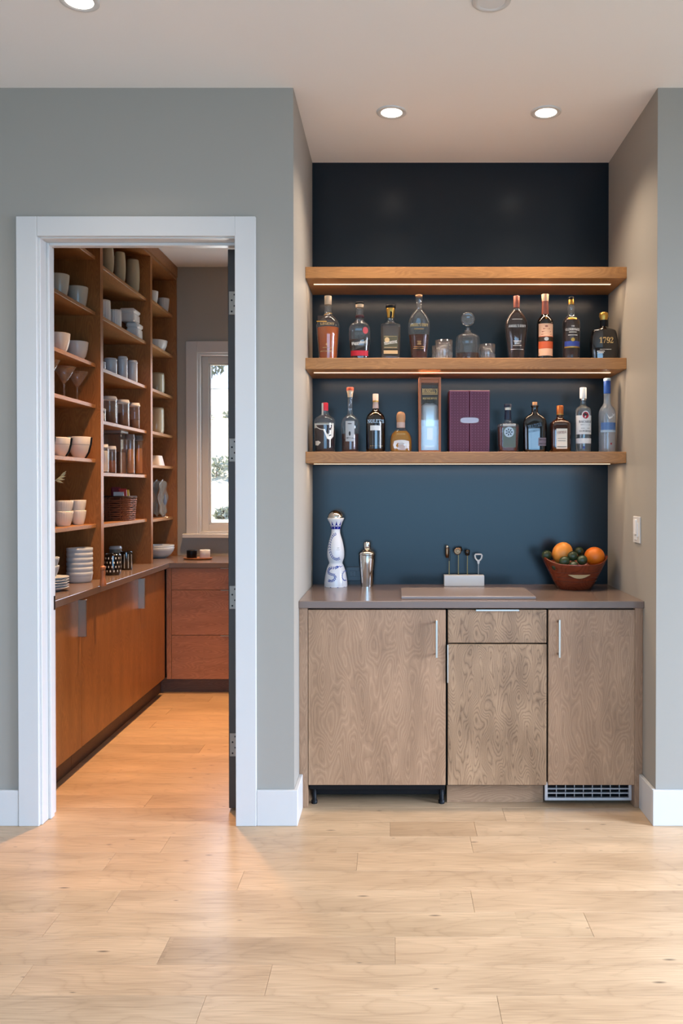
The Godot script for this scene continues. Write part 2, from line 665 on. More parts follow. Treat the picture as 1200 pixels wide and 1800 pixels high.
func build_shell() -> void:
	build_floor()
	struct("ceiling", span(-3.55, 4.15, TOP, TOP + 0.18, 7.75, -3.0, 0.0), M.ceiling)
	var st := new_st()
	box(st, Vector3((-3.4 + DOOR_L - 0.02) / 2, TOP / 2, -0.07), Vector3(3.4 + DOOR_L - 0.02, TOP, 0.14), 0.0)
	box(st, Vector3((DOOR_L + DOOR_R) / 2, (TOP + DOOR_H + 0.02) / 2, -0.07), Vector3(DOOR_R - DOOR_L + 0.04, TOP - DOOR_H - 0.02, 0.14), 0.0)
	box(st, Vector3((DOOR_R + 0.02 + NICHE_L) / 2, TOP / 2, -0.07), Vector3(NICHE_L - DOOR_R - 0.02, TOP, 0.14), 0.0)
	struct("wall_left", st.commit(), M.wall)
	struct("wall_right", span(NICHE_R, 4.0, 0, TOP, 0, -0.14, 0.0), M.wall)
	struct("wall_niche_left", span(NICHE_L - 0.12, NICHE_L, 0, TOP, -0.14, -PANTRY_D, 0.0), M.wall)
	struct("wall_niche_right", span(NICHE_R, NICHE_R + 0.14, 0, TOP, -0.14, -NICHE_D, 0.0), M.wall)
	struct("wall_niche_back", span(NICHE_L, NICHE_R + 0.14, 0, TOP, -NICHE_D, -NICHE_D - 0.14, 0.0), M.dark_wall)
	# pantry: left wall, and the back wall round its window
	struct("wall_pantry_left", span(PANTRY_L - 0.14, PANTRY_L, 0, TOP, -0.14, -PANTRY_D, 0.0), M.wall_pantry)
	st = new_st()
	var wx0 := -1.472
	var wx1 := -0.76
	var wy0 := 1.055
	var wy1 := 2.405
	var zc := -PANTRY_D - 0.08
	box(st, Vector3((PANTRY_L - 0.14 + wx0) / 2, TOP / 2, zc), Vector3(wx0 - PANTRY_L + 0.14, TOP, 0.16), 0.0)
	box(st, Vector3((wx1 + NICHE_L) / 2, TOP / 2, zc), Vector3(NICHE_L - wx1, TOP, 0.16), 0.0)
	box(st, Vector3((wx0 + wx1) / 2, wy0 / 2, zc), Vector3(wx1 - wx0, wy0, 0.16), 0.0)
	box(st, Vector3((wx0 + wx1) / 2, (wy1 + TOP) / 2, zc), Vector3(wx1 - wx0, TOP - wy1, 0.16), 0.0)
	struct("wall_pantry_back", st.commit(), M.wall_pantry)
	# the great room behind the camera: glass doors to the garden, a window on the right
	st = new_st()
	box(st, Vector3(-2.475, TOP / 2, 7.67), Vector3(1.85, TOP, 0.14), 0.0)
	box(st, Vector3(3.65, TOP / 2, 7.67), Vector3(0.7, TOP, 0.14), 0.0)
	box(st, Vector3(0.875, (2.45 + TOP) / 2, 7.67), Vector3(4.85, TOP - 2.45, 0.14), 0.0)
	struct("wall_rear", st.commit(), M.wall)
	st = new_st()
	box(st, Vector3(4.07, TOP / 2, 0.23), Vector3(0.14, TOP, 0.74), 0.0)
	box(st, Vector3(4.07, TOP / 2, 6.17), Vector3(0.14, TOP, 3.14), 0.0)
	box(st, Vector3(4.07, 0.05, 2.6), Vector3(0.14, 0.1, 4.0), 0.0)
	box(st, Vector3(4.07, (2.45 + TOP) / 2, 2.6), Vector3(0.14, TOP - 2.45, 4.0), 0.0)
	struct("wall_room_right", st.commit(), M.wall)
	st = new_st()
	box(st, Vector3(-3.47, TOP / 2, 0.93), Vector3(0.14, TOP, 2.14), 0.0)
	box(st, Vector3(-3.47, TOP / 2, 6.77), Vector3(0.14, TOP, 1.94), 0.0)
	box(st, Vector3(-3.47, 0.05, 3.9), Vector3(0.14, 0.1, 3.8), 0.0)
	box(st, Vector3(-3.47, (2.45 + TOP) / 2, 3.9), Vector3(0.14, TOP - 2.45, 3.8), 0.0)
	struct("wall_room_left", st.commit(), M.wall)
	struct("trim_4", span(-6.2, -3.55, TOP + 0.02, TOP + 0.18, 7.0, 0.8, 0.0), M.trim)   # porch roof that shades the terrace window
	var w4 := struct("window_4", side_frame(-3.46, 2.0, 5.8, 0.1, 2.45, 0.06, 0.1), M.trim)
	put("pane", span(-3.464, -3.458, 0.16, 2.39, 5.74, 2.06, 0.0), M.pane, w4)
	# frames and panes of those openings
	var w2 := struct("window_2", frame_mesh(-1.55, 3.3, 0.0, 2.45, 7.66, 0.06, 0.1), M.trim)
	put("pane", span(-1.5, 0.85, 0.05, 2.4, 7.665, 7.659, 0.0), M.pane, w2)
	put("pane", span(0.9, 3.25, 0.05, 2.4, 7.665, 7.659, 0.0), M.pane, w2)
	put("mullion", span(0.845, 0.905, 0.05, 2.4, 7.69, 7.63), M.trim, w2)
	var w3 := struct("window_3", side_frame(4.06, 0.6, 4.6, 0.1, 2.45, 0.06, 0.1), M.trim)
	put("pane", span(4.058, 4.064, 0.16, 2.39, 4.54, 0.66, 0.0), M.pane, w3)
	build_door_trim()
	build_pantry_window(wx0, wx1, wy0, wy1)


func frame_mesh(x0: float, x1: float, y0: float, y1: float, z: float, w: float, d: float, b := 0.002) -> ArrayMesh:
	# four bars round an opening, in the plane of z
	var st := new_st()
	box(st, Vector3(x0 + w / 2, (y0 + y1) / 2, z), Vector3(w, y1 - y0, d), b)
	box(st, Vector3(x1 - w / 2, (y0 + y1) / 2, z), Vector3(w, y1 - y0, d), b)
	box(st, Vector3((x0 + x1) / 2, y0 + w / 2, z), Vector3(x1 - x0 - 2 * w, w, d), b)
	box(st, Vector3((x0 + x1) / 2, y1 - w / 2, z), Vector3(x1 - x0 - 2 * w, w, d), b)
	return st.commit()


func side_frame(x: float, z0: float, z1: float, y0: float, y1: float, w: float, d: float) -> ArrayMesh:
	var st := new_st()
	box(st, Vector3(x, (y0 + y1) / 2, z0 + w / 2), Vector3(d, y1 - y0, w))
	box(st, Vector3(x, (y0 + y1) / 2, z1 - w / 2), Vector3(d, y1 - y0, w))
	box(st, Vector3(x, y0 + w / 2, (z0 + z1) / 2), Vector3(d, w, z1 - z0 - 2 * w))
	box(st, Vector3(x, y1 - w / 2, (z0 + z1) / 2), Vector3(d, w, z1 - z0 - 2 * w))
	return st.commit()


func build_floor() -> void:
	var fl := struct("floor", span(-3.55, 4.15, -0.2, -0.012, 7.75, -3.0, 0.0), M.floor)
	var rng := RandomNumberGenerator.new()
	rng.seed = 5
	var far := new_st()   # the boards outside the photograph's view
	var wide := 0.152
	# boards whose ends and tones stand out: row -> [[x of the left end, tone], ...]
	var known := {
		0: [[-2.3, 1.0], [-0.95, 0.99], [0.262, 1.12], [2.2, 1.0]],
		1: [[-2.4, 1.10], [-1.10, 1.0], [0.62, 1.01]],
		2: [[-2.2, 1.0], [-0.70, 0.82], [0.0, 1.03], [1.3, 0.98]],
		3: [[-2.6, 1.06], [-1.06, 0.94], [-0.36, 1.04], [0.9, 1.02]],
		4: [[-2.0, 0.95], [-0.52, 1.02], [0.28, 0.97]],
		-4: [[-2.4, 1.0], [-0.02, 0.9], [0.33, 1.02]],
		-3: [[-2.6, 0.97], [-0.9, 1.03], [0.30, 1.05]],
		-1: [[-2.5, 0.98], [-0.55, 1.03], [1.15, 1.06]],
	}
	for row in range(-25, 46):
		var z := 0.726 + wide * row - wide * 0.5
		if z < -2.95 or z > 7.7:
			continue
		var boards: Array = []
		var x := -3.5
		if known.has(row):
			boards = known[row].duplicate()
			boards.push_front([-3.5, 1.0])
		else:
			x = -3.5 - rng.randf() * 1.2
			while x < 4.1:
				boards.append([x, clampf(rng.randfn(1.0, 0.06), 0.86, 1.12)])
				x += rng.randf_range(0.7, 2.1)
		for i in boards.size():
			var x0: float = maxf(boards[i][0], -3.5)
			var x1: float = minf(boards[i + 1][0] if i + 1 < boards.size() else 4.1, 4.1)
			if x1 - x0 < 0.02:
				continue
			var tone: float = boards[i][1]
			var warm := rng.randf_range(-0.03, 0.03)
			var near: bool = row <= 6 and x1 > -2.1 and x0 < 1.8
			var st: SurfaceTool = new_st() if near else far
			st.set_color(Color(tone * (1.0 + warm), tone, tone * (1.0 - warm)))
			box(st, Vector3((x0 + x1) / 2, -0.006, z), Vector3(x1 - x0 - 0.0007, 0.012, wide - 0.0007), 0.0008, 0, Vector2(rng.randf() * 2.4, rng.randf()))
			if near:
				put("plank", st.commit(), M.floor, fl)
	var f := put("plank_field", far.commit(), M.floor, fl)
	f.set_meta("kind", "stuff")


func build_door_trim() -> void:
	# jamb with its stop, then the flat casing
	var st := new_st()
	box(st, Vector3(DOOR_L - 0.01, DOOR_H / 2 + 0.01, -0.07), Vector3(0.02, DOOR_H + 0.02, 0.141), 0.002)
	box(st, Vector3(DOOR_R + 0.01, DOOR_H / 2 + 0.01, -0.07), Vector3(0.02, DOOR_H + 0.02, 0.141), 0.002)
	box(st, Vector3((DOOR_L + DOOR_R) / 2, DOOR_H + 0.01, -0.07), Vector3(DOOR_R - DOOR_L, 0.02, 0.141), 0.002)
	var jamb := struct("trim_2", st.commit(), M.trim)
	st = new_st()
	box(st, Vector3(DOOR_L + 0.006, DOOR_H / 2, -0.0765), Vector3(0.012, DOOR_H, 0.035), 0.002)
	box(st, Vector3(DOOR_R - 0.006, DOOR_H / 2, -0.0765), Vector3(0.012, DOOR_H, 0.035), 0.002)
	box(st, Vector3((DOOR_L + DOOR_R) / 2, DOOR_H - 0.006, -0.0765), Vector3(DOOR_R - DOOR_L - 0.024, 0.012, 0.035), 0.002)
	put("door_stop", st.commit(), M.trim, jamb)
	var pl := put("strike_plate", span(DOOR_L, DOOR_L + 0.003, 0.875, 0.935, -0.1, -0.132, 0.001), M.black, jamb)
	pl.set_meta("label", "black metal strike plate")
	for side in 2:
		var z0 := 0.018 if side == 0 else -0.158
		var z1 := 0.0 if side == 0 else -0.14
		st = new_st()
		box(st, Vector3(DOOR_L - 0.0505, (DOOR_H + 0.086) / 2, (z0 + z1) / 2), Vector3(0.085, DOOR_H + 0.086, 0.018), 0.002)
		box(st, Vector3(DOOR_R + 0.040, (DOOR_H + 0.086) / 2, (z0 + z1) / 2), Vector3(0.085, DOOR_H + 0.086, 0.018), 0.002)
		box(st, Vector3((DOOR_L + DOOR_R) / 2 - 0.005, DOOR_H + 0.0455, (z0 + z1) / 2), Vector3(DOOR_R - DOOR_L + 0.0055, 0.081, 0.018), 0.002)
		struct("trim_1" if side == 0 else "trim_3", st.commit(), M.trim)
	# the door, swung back into the pantry against the right-hand wall
	var door := struct("door_1", span(-0.7185, -0.6735, 0.012, DOOR_H - 0.003, -0.148, -0.95, 0.002), M.bronze_door)
	for y in [2.1927, 1.5618, 0.9261, 0.2881]:
		var h := put("hinge", span(-0.7135, -0.6765, y - 0.05, y + 0.05, -0.145, -0.149, 0.001), M.hinge_metal, door)
		st = new_st()
		for k in 4:
			var p := Vector3(-0.7015 + 0.012 * (k % 2), y - 0.036 + 0.024 * k, -0.1445)
			skin(st, [ring([0.0, 0.004], 8), ring([0.0008, 0.003], 8)], true, true, Transform3D(Basis(Vector3.RIGHT, PI / 2), p))
		st.generate_normals()
		put("screw", st.commit(), M.black, h)
	st = new_st()
	# baseboards on both sides and round the corners into the niche
	struct("baseboard_left", span(-3.4, DOOR_L - 0.094, 0, 0.148, 0.016, 0.0, 0.002), M.trim)
	box(st, Vector3((-0.5715 + NICHE_L + 0.016) / 2, 0.074, 0.008), Vector3(0.5715 + NICHE_L + 0.016, 0.148, 0.016), 0.002)
	box(st, Vector3(NICHE_L + 0.008, 0.074, -0.092), Vector3(0.016, 0.148, 0.185), 0.002)
	struct("baseboard_niche_left", st.commit(), M.trim)
	st = new_st()
	box(st, Vector3((NICHE_R - 0.016 + 4.0) / 2, 0.074, 0.008), Vector3(4.0 - NICHE_R + 0.016, 0.148, 0.016), 0.002)
	box(st, Vector3(NICHE_R - 0.008, 0.074, -0.092), Vector3(0.016, 0.148, 0.185), 0.002)
	struct("baseboard_right", st.commit(), M.trim)


func build_pantry_window(x0: float, x1: float, y0: float, y1: float) -> void:
	var zf := -PANTRY_D
	var st := new_st()
	# casing: two sides and a head; below, a stool
	box(st, Vector3(x0 - 0.0425, (y0 + y1 + 0.085) / 2, zf + 0.009), Vector3(0.085, y1 - y0 + 0.085, 0.018), 0.002)
	box(st, Vector3(x1 + 0.0425, (y0 + y1 + 0.085) / 2, zf + 0.009), Vector3(0.085, y1 - y0 + 0.085, 0.018), 0.002)
	box(st, Vector3((x0 + x1) / 2, y1 + 0.0425, zf + 0.009), Vector3(x1 - x0, 0.085, 0.018), 0.002)
	var w := struct("window_1", st.commit(), M.trim)
	put("sill", span(x0 - 0.11, x1 + 0.11, y0 - 0.03, y0, zf + 0.045, zf - 0.1, 0.003), M.trim, w)
	put("frame", frame_mesh(x0, x1, y0, y1, zf - 0.06, 0.018, 0.12), M.trim, w)
	var sash := put("sash", frame_mesh(x0 + 0.018, x1 - 0.018, y0 + 0.018, y1 - 0.018, zf - 0.075, 0.05, 0.05), M.trim, w)
	put("bead", frame_mesh(x0 + 0.068, x1 - 0.068, y0 + 0.068, y1 - 0.068, zf - 0.085, 0.012, 0.03), M.trim, sash)
	put("pane", span(x0 + 0.07, x1 - 0.07, y0 + 0.07, y1 - 0.07, zf - 0.083, zf - 0.087, 0.0), M.pane, sash)


func ground_at(d: float) -> float:
	return 0.6 + (minf(d, 36.0) - 4.0) * 0.17 + maxf(d - 36.0, 0.0) * 0.01


func build_outside() -> void:
	var grass := mat(Color("#c9c2a4"), 0.95)
	var st := new_st()
	st.set_smooth_group(0)
	var bumps := FastNoiseLite.new()
	bumps.seed = 3
	bumps.frequency = 0.15
	for j in 30:
		for i in 30:
			for k in [[0, 0], [1, 0], [1, 1], [0, 0], [1, 1], [0, 1]]:
				var x: float = -32.0 + 40.0 * (i + k[0]) / 30.0
				var d: float = 3.6 + 60.0 * (j + k[1]) / 30.0
				st.add_vertex(Vector3(x, ground_at(d) + 0.25 * bumps.get_noise_2d(x, d) * clampf((d - 4.0) * 0.2, 0, 1), -d))
	st.generate_normals()
	struct("ground_outside", st.commit(), grass)
	var leaf := mat(Color("#7e8378"), 0.8)
	leaf.backlight_enabled = true
	leaf.backlight = Color(0.3, 0.34, 0.2)
	var bark := mat(Color("#75695c"), 0.9)
	var rng := RandomNumberGenerator.new()
	rng.seed = 77
	var spots := [[-8.9, 36.0, 2.7, "broad pale green tree on the hilltop seen at the top left of the pantry window"],
		[-6.2, 37.5, 2.9, "tall loose tree on the hilltop beside the dark pantry door edge"],
		[-12.5, 36.5, 2.4, "hilltop tree hidden from the doorway, left of the window trees"],
		[-2.9, 38.5, 2.6, "hilltop tree hidden from the doorway, right of the window trees"]]
	for s in spots:
		var t := thing("tree", s[3], "tree", Vector3(s[0], ground_at(s[1]) - 0.15, -s[1]))
		put("trunk", one_tube([Vector3.ZERO, Vector3(0.05, s[2] * 0.4, 0), Vector3(-0.1, s[2] * 0.8, 0.05)], 0.11), bark, t)
		var f := put("foliage", foliage(rng, Vector3(0, s[2] * 0.62, 0), Vector3(1.2, s[2] * 0.4, 1.0), 520, 0.22), leaf, t)
		f.set_meta("kind", "stuff")
	var bushes := [[-5.1, 19.0, 0.32, "low grey green bush halfway up the hill outside the pantry window"],
		[-4.45, 19.8, 0.3, "second low bush halfway up the hill beside the dark door edge"],
		[-2.85, 10.0, 0.34, "small sprouting shrub on the pale slope outside the pantry window"],
		[-2.05, 6.7, 0.13, "flat dark tuft of grass just outside the bottom of the pantry window"]]
	for s in bushes:
		var t := thing("shrub", s[3], "shrub", Vector3(s[0], ground_at(s[1]) - 0.05, -s[1]))
		put("stem", one_tube([Vector3.ZERO, Vector3(0.02, s[2] * 0.5, 0)], 0.012), bark, t)
		var f := put("foliage", foliage(rng, Vector3(0, s[2] * 0.5, 0), Vector3(s[2] * 1.0, s[2] * 0.5, s[2] * 0.8), 160, 0.07), leaf, t)
		f.set_meta("kind", "stuff")


func foliage(rng: RandomNumberGenerator, c: Vector3, r: Vector3, count: int, size: float) -> ArrayMesh:
	# leaf sprays: small bent diamonds scattered through a lumpy crown
	var st := new_st()
	for k in count:
		var v := Vector3(rng.randfn(), rng.randfn(), rng.randfn()).normalized() * pow(rng.randf(), 0.4)
		var p := c + v * r
		var a := Vector3(rng.randfn(), rng.randfn(), rng.randfn()).normalized() * size * rng.randf_range(0.6, 1.2)
		var b := a.cross(Vector3(rng.randfn(), rng.randfn(), rng.randfn())).normalized() * size * 0.35
		var n := a.cross(b).normalized() * size * 0.15
		face(st, [p - a, p + b + n, p + a], n)
		face(st, [p - a, p + a, p - b + n], n)
	return st.commit()


# ---------------------------------------------------------------- the niche

func downlight(at: Vector3, label: String, on: bool, energy: float, tint: Color, angle := 62.0) -> void:
	var t := thing("downlight", label, "ceiling light", at, 0.0, "recessed ceiling lights" if on else "")
	put("trim_ring", lathe([[0.0, 0.066], [-0.004, 0.066], [-0.006, 0.062], [-0.005, 0.048], [-0.001, 0.046], [-0.001, 0.02]].map(func(r): return [r[0], r[1]]), 32, false, false), M.trim, t)
	put("lens", lathe([[-0.0035, 0.0472], [-0.0035, 0.0005]], 28, false, false), M.lamp if on else M.lamp_off, t)
	if on:
		var l := SpotLight3D.new()
		l.name = "downlight_beam"
		l.position = Vector3(0, -0.012, 0)
		l.rotation_degrees.x = -90
		l.light_energy = energy
		l.light_color = tint
		l.light_size = 0.045
		l.spot_angle = angle
		l.spot_angle_attenuation = 1.0
		l.spot_range = 8.0
		l.spot_attenuation = 2.0
		l.shadow_enabled = true
		t.add_child(l)


func bar_handle(parent: Node3D, x: float, y0: float, y1: float, z: float, m: Material) -> void:
	# a square upright bar on two posts, parts of one handle
	var st := new_st()
	box(st, Vector3(x, (y0 + y1) / 2, z + 0.031), Vector3(0.009, y1 - y0, 0.009), 0.001)
	box(st, Vector3(x, y0 + 0.012, z + 0.013), Vector3(0.008, 0.008, 0.028), 0.001)
	box(st, Vector3(x, y1 - 0.012, z + 0.013), Vector3(0.008, 0.008, 0.028), 0.001)
	put("handle", st.commit(), m, parent)


func build_niche() -> void:
	var warm := Color(1.0, 0.91, 0.82)
	downlight(Vector3(-0.015, TOP, -0.224), "lit recessed ceiling light in the niche above the left of the shelves", true, 2.1, warm)
	downlight(Vector3(0.6611, TOP, -0.224), "lit recessed ceiling light in the niche nearest the right-hand wall", true, 2.1, warm)
	downlight(Vector3(-1.0656, TOP, 0.626), "lit recessed ceiling light above the pantry door, cut by the picture's top edge", true, 0.9, warm)
	downlight(Vector3(0.3249, TOP, 0.626), "switched-off grey recessed ceiling light at the picture's top edge", false, 0.0, warm)
	downlight(Vector3(-1.085, TOP, -0.8), "recessed ceiling light inside the pantry near the doorway, out of sight above the door", true, 10.0, Color(1.0, 0.77, 0.55), 40.0)
	downlight(Vector3(-1.085, TOP, -2.05), "recessed ceiling light inside the pantry near its window, out of sight above the door", true, 8.0, Color(1.0, 0.77, 0.55), 40.0)

	# three floating shelves with a light strip let into the underside
	var names := ["topmost floating wood shelf with a lit strip below, nothing standing on it",
		"middle floating wood shelf with a lit strip below, carrying bottles and glasses",
		"lowest floating wood shelf carrying bottles and a purple case"]
	var tops := [2.4297, 2.0058, 1.5676]
	for i in 3:
		var t := thing("floating_shelf", names[i], "shelf", Vector3(0, tops[i], 0), 0.0, "floating shelves in the niche")
		put("board", span(NICHE_L, NICHE_R, -0.053, 0, -0.459, -NICHE_D, 0.0015, 0, Vector2(0.37 * i, 0.13 * i)), M.shelf_wood, t)
		put("light_strip", span(-0.39, 1.035, -0.0555, -0.0525, -0.571, -0.580, 0.0005), M.led, t)
		var l := AreaLight3D.new()
		l.name = "strip_light"
		l.area_size = Vector2(1.42, 0.009)
		l.area_normalize_energy = false
		l.light_energy = 32.0
		l.light_color = Color(1.0, 0.87, 0.74)
		l.area_range = 6.0
		l.area_attenuation = 2.0
		l.shadow_enabled = true
		l.position = Vector3(0.3225, -0.058, -0.5755)
		l.rotation_degrees.x = -90
		t.add_child(l)

	# base cabinets
	var zf := -0.185
	var top := 0.8756
	var gx0 := 0.6611
	var bot := 0.0997
	var left := thing("end_panel", "narrow upright wood panel left of the bar cabinets, down to the floor", "panel", Vector3(NICHE_L + 0.019, 0, zf))
	put("board", span(-0.0185, 0.0185, 0, top, 0, -0.6, 0.001, 1), M.cab_edge, left)
	var right := thing("end_panel", "narrow upright wood panel right of the bar cabinets, beside the white baseboard", "panel", Vector3(NICHE_R - 0.018, 0, zf))
	put("board", span(-0.0175, 0.0175, 0, top, 0, -0.6, 0.001, 1, Vector2(0.5, 0.3)), M.cab_edge, right)

	# left: a fridge behind a wood panel, on two feet in a dark recess
	var a := thing("undercounter_fridge", "built-in fridge behind the widest wood door of the bar, dark gap below", "fridge", Vector3(0, 0, zf))
	put("body", span(-0.3775, 0.221, 0.07, top - 0.004, -0.03, -0.58, 0.002), M.black, a)
	var d1 := put("door", span(-0.3788, 0.221, bot, 0.8671, 0, -0.022, 0.0012, 1), M.cab, a)
	bar_handle(d1, 0.1801, 0.6636, 0.8262, 0.0, M.nickel)
	put("toe_panel", span(-0.372, 0.2252, 0.028, 0.1, -0.085, -0.095, 0.001), M.black, a)
	for fx in [-0.3574, 0.2064]:
		put("foot", lathe([[0.0, 0.013], [0.014, 0.014], [0.016, 0.01], [0.072, 0.01]], 16), M.black, a).position = Vector3(fx, 0, -0.055)

	# middle: sink cabinet with a drawer front over a door
	var b := thing("sink_cabinet", "middle bar cabinet with bold swirling grain, a shallow drawer over one door", "cabinet", Vector3(0, 0, zf))
	put("body", span(0.2273, 0.6594, 0.09, top - 0.004, -0.024, -0.58, 0.001), M.dark_gap, b)
	var dr := put("drawer", span(0.2308, 0.6608, 0.7225, 0.8671, 0, -0.022, 0.0012, 1, Vector2(0.62, 0.05)), M.cab_bold, b)
	put("pull", span(0.3518, 0.5401, 0.8624, 0.8698, 0.012, -0.01, 0.0006), M.nickel, dr)
	var dd := put("door", span(0.231, 0.6614, bot, 0.7167, 0, -0.022, 0.0012, 1, Vector2(0.1, 0.05)), M.cab_bold, b)
	put("pull", span(0.2271, 0.2325, 0.5495, 0.7159, 0.010, -0.01, 0.0005), M.nickel, dd)
	put("toe_panel", span(0.2303, gx0 - 0.002, 0.0, 0.1, -0.065, -0.08, 0.001, 0), M.cab, b)

	# right: door over a slotted metal grille
	var c := thing("vented_cabinet", "right-hand bar cabinet with a tall door over a white metal vent grille", "cabinet", Vector3(0, 0, zf))
	put("body", span(0.6656, 1.0468, 0.105, top - 0.004, -0.024, -0.58, 0.001), M.dark_gap, c)
	var d3 := put("door", span(0.6688, 1.0456, bot, 0.8671, 0, -0.022, 0.0012, 1, Vector2(0.35, 0.22)), M.cab, c)
	bar_handle(d3, 0.7116, 0.6636, 0.8286, 0.0, M.nickel)
	var gx1 := 1.0445
	var gy0 := 0.018
	var gy1 := 0.102
	var grille := put("vent_grille", frame_mesh(gx0, gx1, gy0, gy1, -0.045, 0.013, 0.016, 0.001), mat(Color("#c4c6c8"), 0.3, 0.6), c)
	var st := new_st()
	for k in 2:
		box(st, Vector3((gx0 + gx1) / 2, gy0 + 0.013 + (gy1 - gy0 - 0.026) * (k + 1) / 3.0, -0.044), Vector3(gx1 - gx0 - 0.026, 0.005, 0.012), 0.0006)
	for k in 8:
		box(st, Vector3(gx0 + 0.013 + (gx1 - gx0 - 0.026) * (k + 1) / 9.0, (gy0 + gy1) / 2, -0.047), Vector3(0.003, gy1 - gy0 - 0.026, 0.008), 0.0005)
	put("slat", st.commit(), mat(Color("#b9bbbd"), 0.35, 0.6), grille)
	put("backing", span(gx0 + 0.005, gx1 - 0.005, gy0 + 0.005, gy1 - 0.005, -0.075, -0.085, 0.0), M.black, c)
	put("toe_panel", span(gx0, gx1, 0.0, 0.1, -0.09, -0.1, 0.0), M.black, c)

	single("countertop", span(NICHE_L, NICHE_R, -0.032, 0, -0.167, -NICHE_D, 0.0025, 0), M.counter, Vector3(0, 0.9076, 0), "grey stone bar counter spanning the niche over the wood cabinets", "countertop")

	# wall plates
	var sw := thing("wall_switch", "white dimmer switch plate on the niche's right-hand wall", "switch", Vector3(NICHE_R, 1.2124, -0.272))
	put("plate", one_box(Vector3(-0.003, 0, 0), Vector3(0.006, 0.118, 0.105), 0.002), M.trim, sw)
	put("rocker", one_box(Vector3(-0.008, 0.012, -0.012), Vector3(0.007, 0.066, 0.034), 0.0015), M.white, sw)
	put("slider", one_box(Vector3(-0.008, 0.0, 0.024), Vector3(0.006, 0.064, 0.007), 0.001), M.lamp_off, sw)
	put("button", one_box(Vector3(-0.0065, -0.036, -0.012), Vector3(0.004, 0.018, 0.034), 0.001), M.lamp_off, sw)
	var ou := thing("wall_outlet", "dark blue electrical outlet plate on the backsplash behind the shaker", "outlet", V3(-0.1939, 0.9616, -NICHE_D))
	var blue := mat(Color("#22303c"), 0.3)
	put("plate", one_box(Vector3(0, 0, 0.003), Vector3(0.118, 0.072, 0.006), 0.002), blue, ou)
	for s in [-0.02, 0.02]:
		var soc := put("socket", one_box(Vector3(s, 0, 0.0065), Vector3(0.033, 0.03, 0.003), 0.001), blue, ou)
		st = new_st()
		box(st, Vector3(s, 0.006, 0.0082), Vector3(0.008, 0.0022, 0.0008), 0.0)
		box(st, Vector3(s, -0.006, 0.0082), Vector3(0.007, 0.0022, 0.0008), 0.0)
		put("slot", st.commit(), M.black, soc)


func V3(x: float, y: float, z: float) -> Vector3:
	return Vector3(x, y, z)


# ---------------------------------------------------------------- bottles on the two lower shelves

func bottle(label: String, at: Vector3, rows: Array, glass: Material, group := "bottles on the floating shelves", sub := 3) -> Node3D:
	var t := thing("bottle", label, "bottle", at, 0.0, group)
	cur = soft(rows, sub) if sub > 1 else rows
	var n := 40 if rows[1].size() > 3 and rows[1][3] > 2.5 else 30
	var c := cur.duplicate()
	var b: Array = c[0].duplicate()   # a small chamfer under the base
	b[1] *= 0.93
	b[2] *= 0.93
	c[0] = b
	var b2: Array = cur[0].duplicate()
	b2[0] += 0.004
	c.insert(1, b2)
	put("glass_body", lathe(c, n), glass, t)
	return t


func fill(t: Node3D, top: float, m: Material) -> void:
	# what is left in the bottle
	var out := []
	var b: Array = cur[0].duplicate()
	b[0] = 0.006
	out.append([b[0], b[1] * 0.88, b[2] * 0.88, b[3]])
	for r in cur:
		if r[0] > 0.012 and r[0] < top - 0.001:
			out.append([r[0], r[1] - 0.003, r[2] - 0.003, r[3]])
	var e := row_at(cur, top)
	out.append([top, e[1] - 0.003, e[2] - 0.003, e[3]])
	put("liquid", lathe(out, 30), m, t)


func turned(called: String, t: Node3D, rows: Array, m: Material, n := 24) -> MeshInstance3D:
	return put(called, lathe(rows, n), m, t)


func label_on(t: Node3D, x0: float, x1: float, y0: float, y1: float, m: Material, off := 0.0006, called := "label") -> MeshInstance3D:
	return put(called, patch(cur, x0, x1, y0, y1, off), m, t)


func spots_on(t: Node3D, called: String, shapes: Array, m: Material, off := 0.0009) -> void:
	for s in shapes:
		var st := new_st()
		blot(st, cur, s, off)
		put(called, st.commit(), m, t)


func bar_at(x0: float, x1: float, y0: float, y1: float) -> PackedVector2Array:
	var out := PackedVector2Array()
	for k in 9:
		out.append(Vector2(lerpf(x0, x1, k / 8.0), y0))
	for k in 9:
		out.append(Vector2(lerpf(x1, x0, k / 8.0), y1))
	return out


